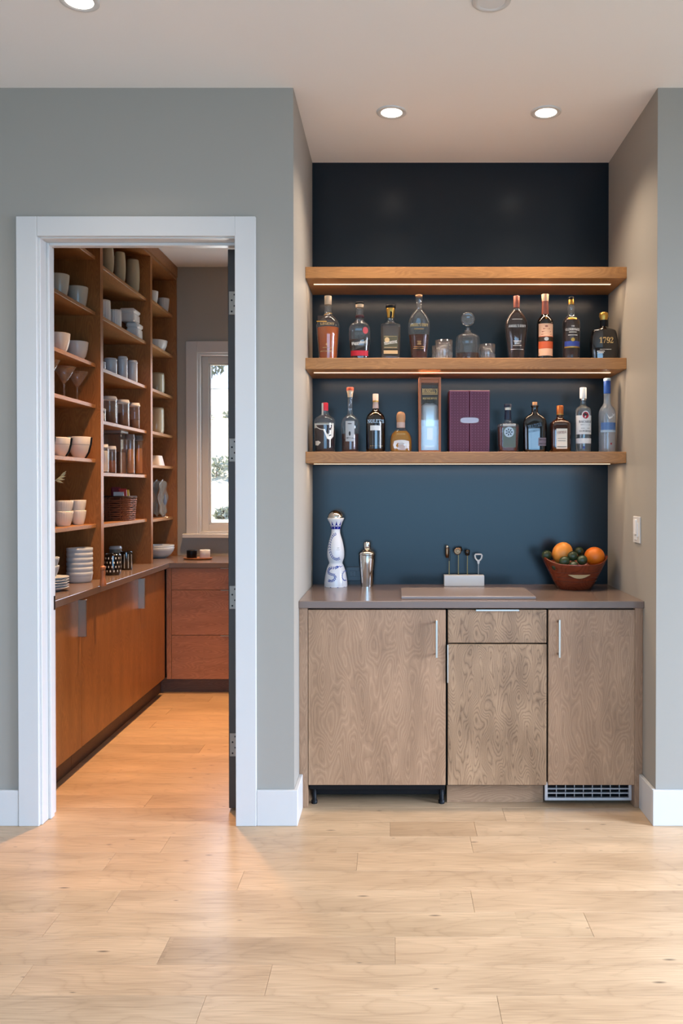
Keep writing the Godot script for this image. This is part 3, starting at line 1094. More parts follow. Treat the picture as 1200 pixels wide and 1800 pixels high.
func build_bottles() -> void:
	var t: Node3D
	# middle shelf, from the left
	t = bottle("amber whiskey bottle with a yellow neck tag, leftmost on the middle shelf", Vector3(-0.3218, 2.0058, -0.58), [[0, 0.0433, 0.0433, 2], [0.0294, 0.0455, 0.0455, 2], [0.0841, 0.0494, 0.0494, 2], [0.147, 0.0543, 0.0543, 2], [0.1715, 0.0554, 0.0554, 2], [0.1907, 0.051, 0.051, 2], [0.2071, 0.0398, 0.0398, 2], [0.2207, 0.0247, 0.0247, 2], [0.2316, 0.017, 0.017, 2], [0.2726, 0.0154, 0.0154, 2]], M.clear)
	fill(t, 0.1606, M.amber)
	turned("stopper", t, [[0.2726, 0.0165, 0.0165, 2], [0.2729, 0.0173, 0.0173, 2], [0.3108, 0.0173, 0.0173, 2], [0.3149, 0.0165, 0.0165, 2]], M.cork_pale)
	var tg := put("neck_tag", one_box(Vector3(-0.028, 0.2016, 0.032), Vector3(0.038, 0.026, 0.001), 0.0002), M.dark_tag, t)
	put("edging", span(-0.052, -0.004, 0.1852, 0.1896, 0.031, 0.034, 0.0003), M.gold_paint, tg)
	put("cord", one_tube([Vector3(-0.015, 0.218, 0.033), Vector3(0.004, 0.2316, 0.02), Vector3(0.018, 0.2316, 0.0)], 0.0012, 6), M.gold_paint, t)
	lettering(t, cur, "LEGENT", 0.0, 0.1729, 0.011, 0.066, M.print_gold)
	spots_on(t, "print_line", [bar_at(-0.034, 0.02, 0.0418, 0.0459), bar_at(-0.022, 0.022, 0.0595, 0.0617), oval(Vector2(-0.003, 0.0759), 0.004, 0.004)], M.print_gold)

	t = bottle("rounded clear whiskey bottle with black cap and red bottom label, second from left", Vector3(-0.1698, 2.0058, -0.58), [[0, 0.0447, 0.0335, 2.6], [0.0704, 0.048, 0.036, 2.6], [0.1251, 0.0529, 0.0397, 2.6], [0.1579, 0.0521, 0.0391, 2.6], [0.177, 0.0439, 0.0351, 2.5], [0.1879, 0.0302, 0.0256, 2.3], [0.1989, 0.0197, 0.0197, 2], [0.2125, 0.0181, 0.0181, 2], [0.2535, 0.0176, 0.0176, 2], [0.2589, 0.017, 0.017, 2]], M.clear)
	fill(t, 0.1032, M.deep)
	turned("cap", t, [[0.2753, 0.0197, 0.0197, 2], [0.2756, 0.0208, 0.0208, 2], [0.2835, 0.0208, 0.0208, 2], [0.2849, 0.0192, 0.0192, 2]], M.black)
	turned("collar", t, [[0.2589, 0.0189, 0.0189, 2], [0.2726, 0.0197, 0.0197, 2], [0.2753, 0.0187, 0.0187, 2]], M.cork_pale)
	turned("neck_band", t, [[0.2098, 0.0192, 0.0192, 2], [0.2112, 0.0203, 0.0203, 2], [0.2207, 0.0203, 0.0203, 2], [0.2221, 0.0192, 0.0192, 2]], M.burgundy)
	spots_on(t, "seal", [oval(Vector2(0.0288, 0.1442), 0.013, 0.017)], M.seal_red, 0.0008)
	spots_on(t, "banner", [PackedVector2Array([Vector2(-0.039, 0.0896), Vector2(-0.02, 0.0964), Vector2(0.0, 0.1032), Vector2(0.02, 0.1101), Vector2(0.042, 0.1183), Vector2(0.042, 0.0759), Vector2(0.02, 0.0677), Vector2(0.0, 0.0595), Vector2(-0.02, 0.0527), Vector2(-0.039, 0.0459)])], M.print_dark, 0.0008)
	lettering(t, cur, "PiggyBack", 0.001, 0.0841, 0.017, 0.076, M.print_white, 0.14, true, 0.0014)
	label_on(t, -0.041, 0.041, 0.024, 0.0486, M.paper_red)

	t = bottle("square-shouldered whiskey bottle with gold neck and dark green label, third from left", Vector3(-0.0211, 2.0058, -0.58), [[0, 0.045, 0.036, 5.5], [0.0294, 0.0455, 0.0364, 5.5], [0.0978, 0.0477, 0.0382, 5.5], [0.1634, 0.0488, 0.0391, 5.5], [0.1729, 0.0483, 0.0386, 5], [0.1784, 0.0439, 0.0351, 3.2], [0.1852, 0.0219, 0.0219, 2], [0.1961, 0.0165, 0.0165, 2], [0.2125, 0.0137, 0.0137, 2]], M.clear, "bottles on the floating shelves", 2)
	fill(t, 0.1661, M.fill_pale)
	turned("cap", t, [[0.2562, 0.0225, 0.0225, 2], [0.2573, 0.0239, 0.0239, 2], [0.2699, 0.0239, 0.0239, 2], [0.2712, 0.0219, 0.0219, 2]], M.black)
	turned("capsule", t, [[0.2098, 0.0154, 0.0154, 2], [0.2371, 0.0192, 0.0192, 2], [0.2507, 0.0219, 0.0219, 2], [0.2562, 0.0208, 0.0208, 2]], M.gold)
	spots_on(t, "neck_ribbon", [PackedVector2Array([Vector2(-0.004, 0.2071), Vector2(0.006, 0.2071), Vector2(0.008, 0.2398), Vector2(0.0, 0.2535), Vector2(-0.002, 0.2344)])], M.black, 0.006)
	label_on(t, -0.033, 0.034, 0.0554, 0.1183, M.paper_olive)
	label_on(t, -0.033, 0.034, 0.0322, 0.0486, M.paper_tan)
	spots_on(t, "print_panel", [oval(Vector2(-0.017, 0.0978), 0.012, 0.013), bar_at(-0.03, 0.03, 0.0612, 0.0639), bar_at(-0.03, 0.03, 0.1142, 0.1158)], M.paper_tan)
	lettering(t, cur, "YELLOWSTONE", 0.0, 0.0855, 0.013, 0.062, M.print_white, 0.14, true, 0.0016)

	t = bottle("teardrop clear whiskey bottle with gold lettering, half full, left of the tumblers", Vector3(0.1156, 2.0058, -0.58), [[0, 0.0384, 0.0261, 2], [0.0294, 0.04, 0.0264, 2], [0.0841, 0.045, 0.0288, 2], [0.1415, 0.0521, 0.0323, 2], [0.1688, 0.0538, 0.0333, 2], [0.1907, 0.0521, 0.0323, 2], [0.2125, 0.0439, 0.029, 2], [0.2344, 0.0288, 0.023, 2], [0.2535, 0.0143, 0.0143, 2], [0.2671, 0.0126, 0.0126, 2], [0.3053, 0.0165, 0.0165, 2], [0.3135, 0.017, 0.017, 2]], M.clear)
	fill(t, 0.1278, M.dark_amber)
	turned("stopper", t, [[0.313, 0.0173, 0.0173, 2], [0.3185, 0.0173, 0.0173, 2], [0.3195, 0.0159, 0.0159, 2]], M.cork)
	lettering(t, cur, "ANGEL'S ENVY", 0.0, 0.1715, 0.0145, 0.086, M.print_gold, 0.0, false)
	spots_on(t, "print_line", [bar_at(-0.024, 0.022, 0.1502, 0.1535), bar_at(-0.026, 0.026, 0.0666, 0.0688), bar_at(-0.028, 0.028, 0.0582, 0.0606), bar_at(-0.009, 0.009, 0.0923, 0.0945), bar_at(-0.008, 0.008, 0.0858, 0.0879), bar_at(-0.009, 0.009, 0.0786, 0.0814)], M.print_gold)

	# two tumblers, a decanter, one more tumbler
	var gl := tumbler("clear glass tumbler just left of the decanter, in front", Vector3(0.2367, 2.0058, -0.6), 0.0435, 0.104)
	copy(gl, Vector3(0.2185, 2.0058, -0.7), "clear glass tumbler behind another tumbler, left of the decanter").scale = Vector3(0.88, 0.9, 0.88)
	copy(gl, Vector3(0.4486, 2.0058, -0.6), "clear glass tumbler on its own just right of the decanter").scale = Vector3(0.86, 0.82, 0.86)
	t = bottle("clear glass decanter with a round disc stopper and little dark liquor", Vector3(0.3505, 2.0058, -0.58), [[0, 0.0587, 0.0587, 2], [0.0486, 0.0592, 0.0592, 2], [0.0978, 0.0587, 0.0587, 2], [0.1142, 0.0565, 0.0565, 2], [0.1251, 0.0494, 0.0494, 2], [0.1333, 0.0329, 0.0329, 2], [0.1415, 0.0165, 0.0165, 2], [0.1456, 0.0143, 0.0143, 2], [0.1497, 0.0178, 0.0178, 2]], M.clear)
	fill(t, 0.0377, M.deep)
	turned("stopper_plug", t, [[0.147, 0.0126, 0.0126, 2], [0.1552, 0.0088, 0.0088, 2], [0.1634, 0.0093, 0.0093, 2]], M.clear_thick)
	var st := new_st()
	var rr := []
	for k in [[-0.012, 0.024], [-0.010, 0.030], [-0.004, 0.0335], [0.004, 0.0335], [0.010, 0.030], [0.012, 0.024], [0.008, 0.018], [0.007, 0.001]]:
		rr.append(ring([k[0], k[1]], 30))
	skin(st, rr, true, true, Transform3D(Basis(Vector3.RIGHT, PI / 2), Vector3(0, 0.2043, 0)))
	st.generate_normals()
	put("disc_stopper", st.commit(), M.clear_thick, t)

	t = bottle("full dark amber teardrop whiskey bottle with white lettering, right of the tumblers", Vector3(0.5841, 2.0058, -0.58), [[0, 0.0384, 0.0261, 2], [0.0294, 0.04, 0.0264, 2], [0.0841, 0.0455, 0.0291, 2], [0.1415, 0.0532, 0.033, 2], [0.1688, 0.0549, 0.034, 2], [0.1907, 0.0527, 0.0327, 2], [0.2125, 0.0439, 0.029, 2], [0.2344, 0.0288, 0.023, 2], [0.2535, 0.0148, 0.0148, 2], [0.2671, 0.0132, 0.0132, 2], [0.2999, 0.0143, 0.0143, 2], [0.3108, 0.0132, 0.0132, 2]], M.clear)
	fill(t, 0.2453, M.deep)
	turned("capsule", t, [[0.2589, 0.0143, 0.0143, 2], [0.2726, 0.0148, 0.0148, 2], [0.3135, 0.0154, 0.0154, 2], [0.3149, 0.0137, 0.0137, 2]], M.capsule_pink)
	lettering(t, cur, "ANGEL'S ENVY", 0.0, 0.1661, 0.012, 0.082, M.print_white, 0.0, false)
	spots_on(t, "print_line", [bar_at(-0.024, 0.024, 0.1972, 0.2), bar_at(-0.018, 0.018, 0.0934, 0.0961), bar_at(-0.015, 0.015, 0.0874, 0.0896), bar_at(-0.012, 0.012, 0.0803, 0.0825), bar_at(-0.02, 0.02, 0.0724, 0.0745), bar_at(-0.03, 0.03, 0.0541, 0.0568)], M.print_white)

	t = bottle("slim dark bottle with pink capsule and peach label with an orange band", Vector3(0.7216, 2.0058, -0.58), [[0, 0.0362, 0.0362, 2], [0.0294, 0.0373, 0.0373, 2], [0.0978, 0.0389, 0.0389, 2], [0.177, 0.0395, 0.0395, 2], [0.1961, 0.0368, 0.0368, 2], [0.2098, 0.0288, 0.0288, 2], [0.2207, 0.0192, 0.0192, 2], [0.2316, 0.0143, 0.0143, 2], [0.2617, 0.0132, 0.0132, 2]], M.ink_glass)
	turned("capsule", t, [[0.2262, 0.017, 0.017, 2], [0.248, 0.0165, 0.0165, 2], [0.2862, 0.0151, 0.0151, 2], [0.289, 0.0154, 0.0154, 2]], M.capsule_pink)
	turned("stopper", t, [[0.2892, 0.0159, 0.0159, 2], [0.3217, 0.0176, 0.0176, 2], [0.3228, 0.0165, 0.0165, 2]], M.paper_peach)
	spots_on(t, "neck_medal", [oval(Vector2(0.0, 0.2043), 0.005, 0.005)], M.gold)
	label_on(t, -0.034, 0.034, 0.024, 0.177, M.paper_peach)
	label_on(t, -0.0345, 0.0345, 0.0582, 0.1169, M.paper_orange, 0.001)
	label_on(t, -0.035, 0.035, 0.0923, 0.1142, M.dark_tag, 0.0013)
	spots_on(t, "emblem", [oval(Vector2(0.0, 0.1032), 0.011, 0.009)], M.paper_grey, 0.0019)
	spots_on(t, "print_line", [bar_at(-0.016, 0.016, 0.1497, 0.1538), bar_at(-0.022, 0.022, 0.136, 0.1401), bar_at(-0.024, 0.024, 0.1237, 0.127), oval(Vector2(0, 0.1634), 0.008, 0.004)], M.capsule_pink)

	t = bottle("dark whisky bottle with clear neck, gold shoulder band and blue bottom label", Vector3(0.847, 2.0058, -0.58), [[0, 0.04, 0.04, 2], [0.0294, 0.0411, 0.0411, 2], [0.0978, 0.0428, 0.0428, 2], [0.1743, 0.0433, 0.0433, 2], [0.1934, 0.0422, 0.0422, 2], [0.2043, 0.0357, 0.0357, 2], [0.2125, 0.0261, 0.0261, 2], [0.2234, 0.0181, 0.0181, 2], [0.2398, 0.0159, 0.0159, 2], [0.2589, 0.0176, 0.0176, 2], [0.2753, 0.0137, 0.0137, 2], [0.2944, 0.0126, 0.0126, 2]], M.clear)
	fill(t, 0.2071, M.deep)
	turned("cap", t, [[0.2985, 0.0143, 0.0143, 2], [0.3081, 0.0143, 0.0143, 2], [0.3094, 0.0132, 0.0132, 2]], M.black)
	turned("collar", t, [[0.274, 0.0143, 0.0143, 2], [0.2972, 0.0137, 0.0137, 2], [0.2985, 0.0126, 0.0126, 2]], M.gold)
	label_on(t, -0.02, 0.02, 0.1948, 0.2057, M.gold, 0.0012)
	lettering(t, cur, "THE", 0.0, 0.1634, 0.006, 0.016, M.print_white)
	lettering(t, cur, "GLENDRONACH", 0.0, 0.1483, 0.011, 0.066, M.print_white)
	spots_on(t, "print_line", [bar_at(-0.018, 0.018, 0.1338, 0.1366), bar_at(-0.022, 0.022, 0.1196, 0.1224)], M.print_white)
	label_on(t, -0.036, 0.036, 0.0623, 0.0923, M.paper_blue)
	label_on(t, -0.036, 0.036, 0.0612, 0.0677, M.gold, 0.001)
	spots_on(t, "medal", [oval(Vector2(0.0, 0.0991), 0.009, 0.009)], M.gold, 0.0014)

	t = bottle("squat dark whiskey bottle with big gold numerals, rightmost on the middle shelf", Vector3(1.0036, 2.0058, -0.58), [[0, 0.0614, 0.0344, 2.8], [0.0294, 0.0642, 0.0359, 2.8], [0.065, 0.0669, 0.0375, 2.8], [0.0978, 0.0664, 0.0372, 2.8], [0.1306, 0.062, 0.036, 2.8], [0.1483, 0.0562, 0.0337, 2.6], [0.1552, 0.0439, 0.029, 2], [0.1606, 0.0247, 0.0247, 2], [0.1688, 0.0176, 0.0176, 2], [0.1907, 0.0165, 0.0165, 2], [0.1989, 0.0176, 0.0176, 2]], M.ink_glass)
	turned("stopper", t, [[0.1989, 0.0176, 0.0176, 2], [0.2043, 0.0181, 0.0181, 2], [0.218, 0.0219, 0.0219, 2], [0.233, 0.0203, 0.0203, 2], [0.2357, 0.0151, 0.0151, 2]], M.gold)
	turned("neck_band", t, [[0.1661, 0.0189, 0.0189, 2], [0.1852, 0.0178, 0.0178, 2], [0.1989, 0.0184, 0.0184, 2]], M.black)
	lettering(t, cur, "1792", 0.004, 0.0978, 0.028, 0.066, M.print_gold)
	spots_on(t, "print_line", [bar_at(-0.026, 0.028, 0.053, 0.0546), bar_at(-0.04, -0.004, 0.0431, 0.0464), bar_at(-0.036, -0.008, 0.036, 0.0387)], M.print_white)
	spots_on(t, "rim_line", [bar_at(-0.05, -0.03, 0.1453, 0.1497)], M.print_white)

	# lowest shelf, from the left
	t = bottle("squat clear bottle with red foil cap and torn-edged white label, leftmost", Vector3(-0.3372, 1.5676, -0.58), [[0, 0.0483, 0.0483, 2], [0.0709, 0.0502, 0.0502, 2], [0.1366, 0.0513, 0.0513, 2], [0.153, 0.0502, 0.0502, 2], [0.1667, 0.0439, 0.0439, 2], [0.1763, 0.0302, 0.0302, 2], [0.1859, 0.0178, 0.0178, 2], [0.2023, 0.0154, 0.0154, 2], [0.2297, 0.0143, 0.0143, 2]], M.clear)
	fill(t, 0.1311, M.deep)
	turned("capsule", t, [[0.2023, 0.0159, 0.0159, 2], [0.239, 0.0154, 0.0154, 2], [0.2406, 0.0132, 0.0132, 2]], M.capsule_red)
	put("strip_stamp", patch([[0.0, 0.0162], [0.3, 0.0162]], -0.0155, -0.006, 0.1804, 0.2379, 0.0005, 4, 2), M.print_white, t)
	spots_on(t, "label", [PackedVector2Array([Vector2(-0.049, 0.1174), Vector2(-0.035, 0.1174), Vector2(-0.02, 0.1092), Vector2(-0.004, 0.1065), Vector2(0.004, 0.09), Vector2(0.014, 0.0654), Vector2(0.028, 0.0599), Vector2(0.036, 0.0681), Vector2(0.042, 0.0764), Vector2(0.044, 0.1092), Vector2(0.044, 0.1407), Vector2(0.03, 0.1413), Vector2(0.015, 0.1415), Vector2(0.0, 0.1415), Vector2(-0.015, 0.1415), Vector2(-0.03, 0.1413), Vector2(-0.049, 0.1399)])], M.paper, 0.001)
	spots_on(t, "dark_patch", [oval(Vector2(0.014, 0.0955), 0.003, 0.008, 0.3), oval(Vector2(0.026, 0.112), 0.008, 0.004, -0.4), oval(Vector2(0.028, 0.0818), 0.006, 0.003, 0.2)], M.print_dark, 0.0016)
	spots_on(t, "lower_label", [PackedVector2Array([Vector2(-0.043, 0.0353), Vector2(-0.03, 0.0325), Vector2(-0.016, 0.0476), Vector2(-0.028, 0.0558), Vector2(-0.043, 0.0544)])], M.paper, 0.001)

	t = bottle("pot-still shaped bottle with a long thin neck and rust red stopper", Vector3(-0.2158, 1.5676, -0.58), [[0, 0.0417, 0.0417, 2], [0.0572, 0.0417, 0.0417, 2], [0.0928, 0.0428, 0.0428, 2], [0.1202, 0.0455, 0.0455, 2], [0.1421, 0.0439, 0.0439, 2], [0.164, 0.0373, 0.0373, 2], [0.1777, 0.0247, 0.0247, 2], [0.1859, 0.0137, 0.0137, 2], [0.2078, 0.0115, 0.0115, 2], [0.2461, 0.0115, 0.0115, 2], [0.2707, 0.0132, 0.0132, 2], [0.2899, 0.0148, 0.0148, 2]], M.clear)
	fill(t, 0.09, M.dark_amber)
	turned("cap", t, [[0.2986, 0.0173, 0.0173, 2], [0.3129, 0.0173, 0.0173, 2], [0.3145, 0.0154, 0.0154, 2]], M.capsule_rust)
	turned("collar", t, [[0.268, 0.0121, 0.0121, 2], [0.2789, 0.0126, 0.0126, 2], [0.297, 0.0165, 0.0165, 2], [0.2986, 0.0159, 0.0159, 2]], M.cork_pale)
	label_on(t, -0.02, 0.022, 0.0531, 0.1503, M.paper_grey)
	spots_on(t, "print_panel", [oval(Vector2(0.0, 0.1366), 0.011, 0.002), oval(Vector2(0.0, 0.09), 0.005, 0.011), bar_at(-0.016, 0.018, 0.0668, 0.0709)], M.print_dark, 0.0012)

	t = bottle("tall black bottle with a pale pink capsule and small white label", Vector3(-0.0932, 1.5676, -0.58), [[0, 0.0461, 0.0461, 2], [0.0709, 0.0466, 0.0466, 2], [0.1366, 0.0466, 0.0466, 2], [0.1612, 0.0455, 0.0455, 2], [0.1804, 0.0395, 0.0395, 2], [0.1927, 0.0288, 0.0288, 2], [0.2023, 0.0176, 0.0176, 2], [0.2105, 0.0132, 0.0132, 2], [0.2461, 0.0126, 0.0126, 2]], M.ink_glass)
	turned("capsule", t, [[0.2133, 0.0143, 0.0143, 2], [0.2439, 0.0132, 0.0132, 2], [0.2447, 0.0145, 0.0145, 2], [0.251, 0.0145, 0.0145, 2], [0.2516, 0.0137, 0.0137, 2], [0.2817, 0.0137, 0.0137, 2], [0.2833, 0.0121, 0.0121, 2]], M.paper_pink)
	turned("neck_ring", t, [[0.2434, 0.0151, 0.0151, 2], [0.2505, 0.0151, 0.0151, 2]], M.gold)
	lettering(t, cur, "NOLET'S", 0.001, 0.1489, 0.017, 0.078, M.print_silver)
	label_on(t, -0.025, 0.022, 0.1051, 0.1284, M.paper_white)
	spots_on(t, "print_line", [bar_at(-0.026, 0.034, 0.0303, 0.032), PackedVector2Array([Vector2(-0.028, 0.1831), Vector2(-0.008, 0.1914), Vector2(0.008, 0.1914), Vector2(0.028, 0.1831), Vector2(0.008, 0.1881), Vector2(-0.008, 0.1881)])], M.print_gold)

	t = bottle("short golden tequila bottle with a round cork stopper and white label", Vector3(0.0282, 1.5676, -0.58), [[0, 0.0543, 0.0434, 2.8], [0.0353, 0.0543, 0.0434, 2.8], [0.0654, 0.0527, 0.0421, 2.8], [0.0846, 0.0477, 0.0382, 2.6], [0.0983, 0.0384, 0.0326, 2.4], [0.112, 0.0261, 0.0235, 2], [0.1229, 0.0192, 0.0192, 2], [0.1393, 0.0192, 0.0192, 2]], M.clear)
	fill(t, 0.1037, M.gold_liquid)
	turned("cork_stopper", t, [[0.1448, 0.0192, 0.0192, 2], [0.1476, 0.0203, 0.0203, 2], [0.164, 0.0219, 0.0219, 2], [0.1777, 0.0217, 0.0217, 2], [0.1886, 0.0192, 0.0192, 2], [0.196, 0.0123, 0.0123, 2], [0.1982, 0.0027, 0.0027, 2]], M.cork, 26)
	turned("neck_band", t, [[0.1202, 0.02, 0.02, 2], [0.1215, 0.0206, 0.0206, 2], [0.1448, 0.0206, 0.0206, 2], [0.1462, 0.02, 0.02, 2]], M.paper_pink)
	lettering(t, cur, "PATRÓN", 0.0, 0.0892, 0.009, 0.04, M.print_gold, 0.0, false)
	spots_on(t, "label", [PackedVector2Array([Vector2(-0.032, 0.0188), Vector2(0.036, 0.0188), Vector2(0.04, 0.0325), Vector2(0.038, 0.0544), Vector2(0.02, 0.0585), Vector2(0.002, 0.0599), Vector2(-0.016, 0.0585), Vector2(-0.032, 0.0544), Vector2(-0.037, 0.0353)])], M.paper_white, 0.001)
	spots_on(t, "emblem", [oval(Vector2(0.003, 0.0407), 0.014, 0.005)], M.paper_grey, 0.0016)

	# a wooden presentation box with a clear front and a bottle inside
	var bx0 := -0.0528
	var bx1 := 0.0528
	var bh := 0.3598
	t = thing("presentation_box", "tall narrow wooden presentation box with a clear front and gold lettering", "box", Vector3(0.1667, 1.5676, -0.6), 0.0)
	put("case", frame_mesh(bx0, bx1, 0, bh, 0, 0.011, 0.105, 0.001), M.case_wood, t)
	put("head_board", span(bx0 + 0.011, bx1 - 0.011, bh - 0.026, bh - 0.011, 0.05, -0.05), M.case_wood, t)
	put("back", span(bx0 + 0.011, bx1 - 0.011, 0.011, bh - 0.011, -0.046, -0.05, 0.0), M.dark_tag, t)
	put("clear_front", span(bx0 + 0.0112, bx1 - 0.0112, 0.0112, bh - 0.0262, 0.05, 0.0485, 0.0), M.pane, t)
	lettering(t, [], "RUSSELL'S", 0.0, 0.2947, 0.020, 0.074, M.print_gold_bright, 0.0, true, 0.0512)
	lettering(t, [], "RESERVE", 0.0, 0.2583, 0.0085, 0.07, M.print_gold, 0.0, true, 0.0512)
	put("print_line", span(-0.037, 0.037, 0.2778, 0.2811, 0.0515, 0.0505, 0.0), M.print_gold_bright, t)
	cur = soft([[0.0252, 0.0402, 0.0402, 2], [0.0996, 0.0408, 0.0408, 2], [0.2096, 0.0413, 0.0413, 2], [0.2316, 0.0402, 0.0402, 2], [0.2426, 0.0303, 0.0303, 2], [0.2536, 0.0152, 0.0152, 2], [0.2701, 0.0138, 0.0138, 2]], 3)
	for r in cur:
		r[3] = 3.4
	t = bottle("pale silvery bottle standing inside the wooden presentation box", Vector3(0.1667, 1.5676, -0.6) + Vector3(0, 0.0112, 0), [[0, 0.0402, 0.0342, 3.6], [0.0996, 0.0408, 0.0347, 3.6], [0.1931, 0.0413, 0.0351, 3.6], [0.2151, 0.0397, 0.0337, 3.4], [0.2234, 0.0303, 0.0258, 3], [0.2344, 0.0152, 0.0152, 2], [0.2481, 0.0138, 0.0138, 2]], M.silver_glass, "")
	turned("stopper", t, [[0.2206, 0.0165, 0.0165, 2], [0.2261, 0.0234, 0.0234, 2], [0.2509, 0.0221, 0.0221, 2], [0.2536, 0.0165, 0.0165, 2]], M.black, 20)
	label_on(t, -0.034, 0.034, 0.0225, 0.1161, M.paper_blue_pale)
	label_on(t, -0.013, 0.015, 0.05, 0.1078, M.paper_white, 0.0012)

	# the purple double-leaved case
	var cw := 0.0983
	var ch := 0.2999
	t = thing("gift_case", "upright burgundy purple case with two doors and a pale oval plate", "case", Vector3(0.3576, 1.5676, -0.6), 0.0)
	put("shell", span(-cw, cw, 0, ch, 0.02, -0.09, 0.002), M.case_edge, t)
	for s in [-1.0, 1.0]:
		var leaf := put("door", span(minf(s * 0.0008, s * (cw - 0.001)), maxf(s * 0.0008, s * (cw - 0.001)), 0.001, ch - 0.001, 0.032, 0.021, 0.002), M.purple, t)
		put("outline", frame_mesh(minf(s * 0.006, s * (cw - 0.006)), maxf(s * 0.006, s * (cw - 0.006)), 0.006, ch - 0.006, 0.0322, 0.0016, 0.0012, 0.0), M.purple_line, leaf)
		var st2 := new_st()
		for j in 22:
			var yy := 0.014 + (ch - 0.028) * j / 21.0
			for i in 6:
				var xx: float = s * (0.014 + (cw - 0.028) * i / 5.0)
				face(st2, [Vector3(xx - 0.0016, yy, 0.0323), Vector3(xx, yy - 0.0028, 0.0323), Vector3(xx + 0.0016, yy, 0.0323), Vector3(xx, yy + 0.0028, 0.0323)], Vector3.BACK)
		put("stamped_pattern", st2.commit(), M.purple_line, leaf)
	var pl := put("plate", lathe([[0.0, 0.0453, 0.0147, 3.2], [0.0022, 0.0453, 0.0147, 3.2], [0.003, 0.0431, 0.0131, 3.2]], 40), M.plate_silver, t)
	pl.transform = Transform3D(Basis(Vector3.RIGHT, PI / 2), Vector3(0, 0.1553, 0.0325))

	t = bottle("square whiskey bottle with navy cap and round blue and silver emblem", Vector3(0.5436, 1.5676, -0.58), [[0, 0.0477, 0.0382, 5], [0.0709, 0.0499, 0.0399, 5], [0.1202, 0.0516, 0.0413, 5], [0.1311, 0.051, 0.0408, 4.5], [0.138, 0.0439, 0.0373, 3.6], [0.1448, 0.0219, 0.0219, 2.2], [0.1585, 0.0165, 0.0165, 2], [0.1804, 0.0143, 0.0143, 2], [0.2187, 0.0137, 0.0137, 2]], M.clear, "bottles on the floating shelves", 2)
	fill(t, 0.1229, M.deep_red)
	turned("cap", t, [[0.2176, 0.0178, 0.0178, 2], [0.2324, 0.0178, 0.0178, 2], [0.2338, 0.0165, 0.0165, 2]], M.navy)
	turned("collar", t, [[0.205, 0.0145, 0.0145, 2], [0.216, 0.0148, 0.0148, 2], [0.2176, 0.0143, 0.0143, 2]], M.paper)
	turned("neck_wrap", t, [[0.1585, 0.017, 0.017, 2], [0.205, 0.0148, 0.0148, 2]], M.navy)
	label_on(t, -0.029, 0.032, 0.0243, 0.1202, M.paper_dusk)
	label_on(t, -0.029, 0.032, 0.1243, 0.1366, M.paper_grey)
	spots_on(t, "emblem", [oval(Vector2(0.0, 0.0969), 0.024, 0.025, 0, 16)], M.paper_blue_pale, 0.0013)
	for k in 7:
		var a := TAU * k / 7.0
		spots_on(t, "emblem_mark", [oval(Vector2(cos(a) * 0.0125, 0.0969 + sin(a) * 0.0125), 0.0055, 0.0026, a, 8)], M.navy, 0.0018)
	spots_on(t, "emblem_centre", [oval(Vector2(0, 0.0969), 0.004, 0.004)], M.navy, 0.0018)

	t = bottle("black embossed flask-shaped bottle with cork and a small side label", Vector3(0.6728, 1.5676, -0.58), [[0, 0.0549, 0.0263, 3], [0.0572, 0.0565, 0.0271, 3], [0.1092, 0.0576, 0.0276, 3], [0.1421, 0.0565, 0.0271, 3], [0.164, 0.0505, 0.0262, 2.6], [0.1777, 0.0373, 0.0224, 2.3], [0.1873, 0.0219, 0.0176, 2], [0.1968, 0.0154, 0.0154, 2], [0.216, 0.0154, 0.0154, 2], [0.2215, 0.0181, 0.0181, 2], [0.2269, 0.0192, 0.0192, 2]], M.ink_glass)
	turned("cork_stopper", t, [[0.2259, 0.0115, 0.0115, 2], [0.2423, 0.0115, 0.0115, 2], [0.2434, 0.0104, 0.0104, 2]], M.cork)
	lettering(t, cur, "BIB & TUCKER", -0.004, 0.1284, 0.017, 0.066, M.emboss, 0.22)
	lettering(t, cur, "BOURBON", -0.008, 0.1037, 0.010, 0.054, M.emboss, 0.16)
	label_on(t, 0.013, 0.052, 0.0325, 0.0709, M.paper_mauve)
	spots_on(t, "print_line", [bar_at(0.017, 0.05, 0.0591, 0.0627), bar_at(0.017, 0.05, 0.0407, 0.044)], M.print_dark, 0.0014)

	t = bottle("square brown liqueur bottle with orange copper cap and cream label", Vector3(0.7942, 1.5676, -0.58), [[0, 0.0461, 0.0461, 5.5], [0.0709, 0.0461, 0.0461, 5.5], [0.1311, 0.0461, 0.0461, 5.5], [0.1434, 0.0444, 0.0444, 4.4], [0.153, 0.0357, 0.0357, 3.2], [0.1612, 0.0219, 0.0219, 2.2], [0.1722, 0.0154, 0.0154, 2], [0.1914, 0.0148, 0.0148, 2]], M.brown_glass, "bottles on the floating shelves", 2)
	turned("cap", t, [[0.1864, 0.0167, 0.0167, 2], [0.2253, 0.0167, 0.0167, 2], [0.2269, 0.0148, 0.0148, 2]], M.copper)
	turned("neck_ring", t, [[0.1821, 0.0165, 0.0165, 2], [0.1842, 0.0173, 0.0173, 2], [0.1864, 0.017, 0.017, 2]], M.gold)
	label_on(t, -0.026, 0.026, 0.0175, 0.1133, M.paper)
	lettering(t, cur, "COINTREAU", 0.0, 0.0955, 0.011, 0.044, M.print_rust, 0.1, true, 0.0013)
	spots_on(t, "print_line", [bar_at(-0.02, 0.02, 0.0654, 0.067), bar_at(-0.018, 0.018, 0.0544, 0.0561), bar_at(-0.022, 0.022, 0.0257, 0.0284)], M.print_dark, 0.0013)

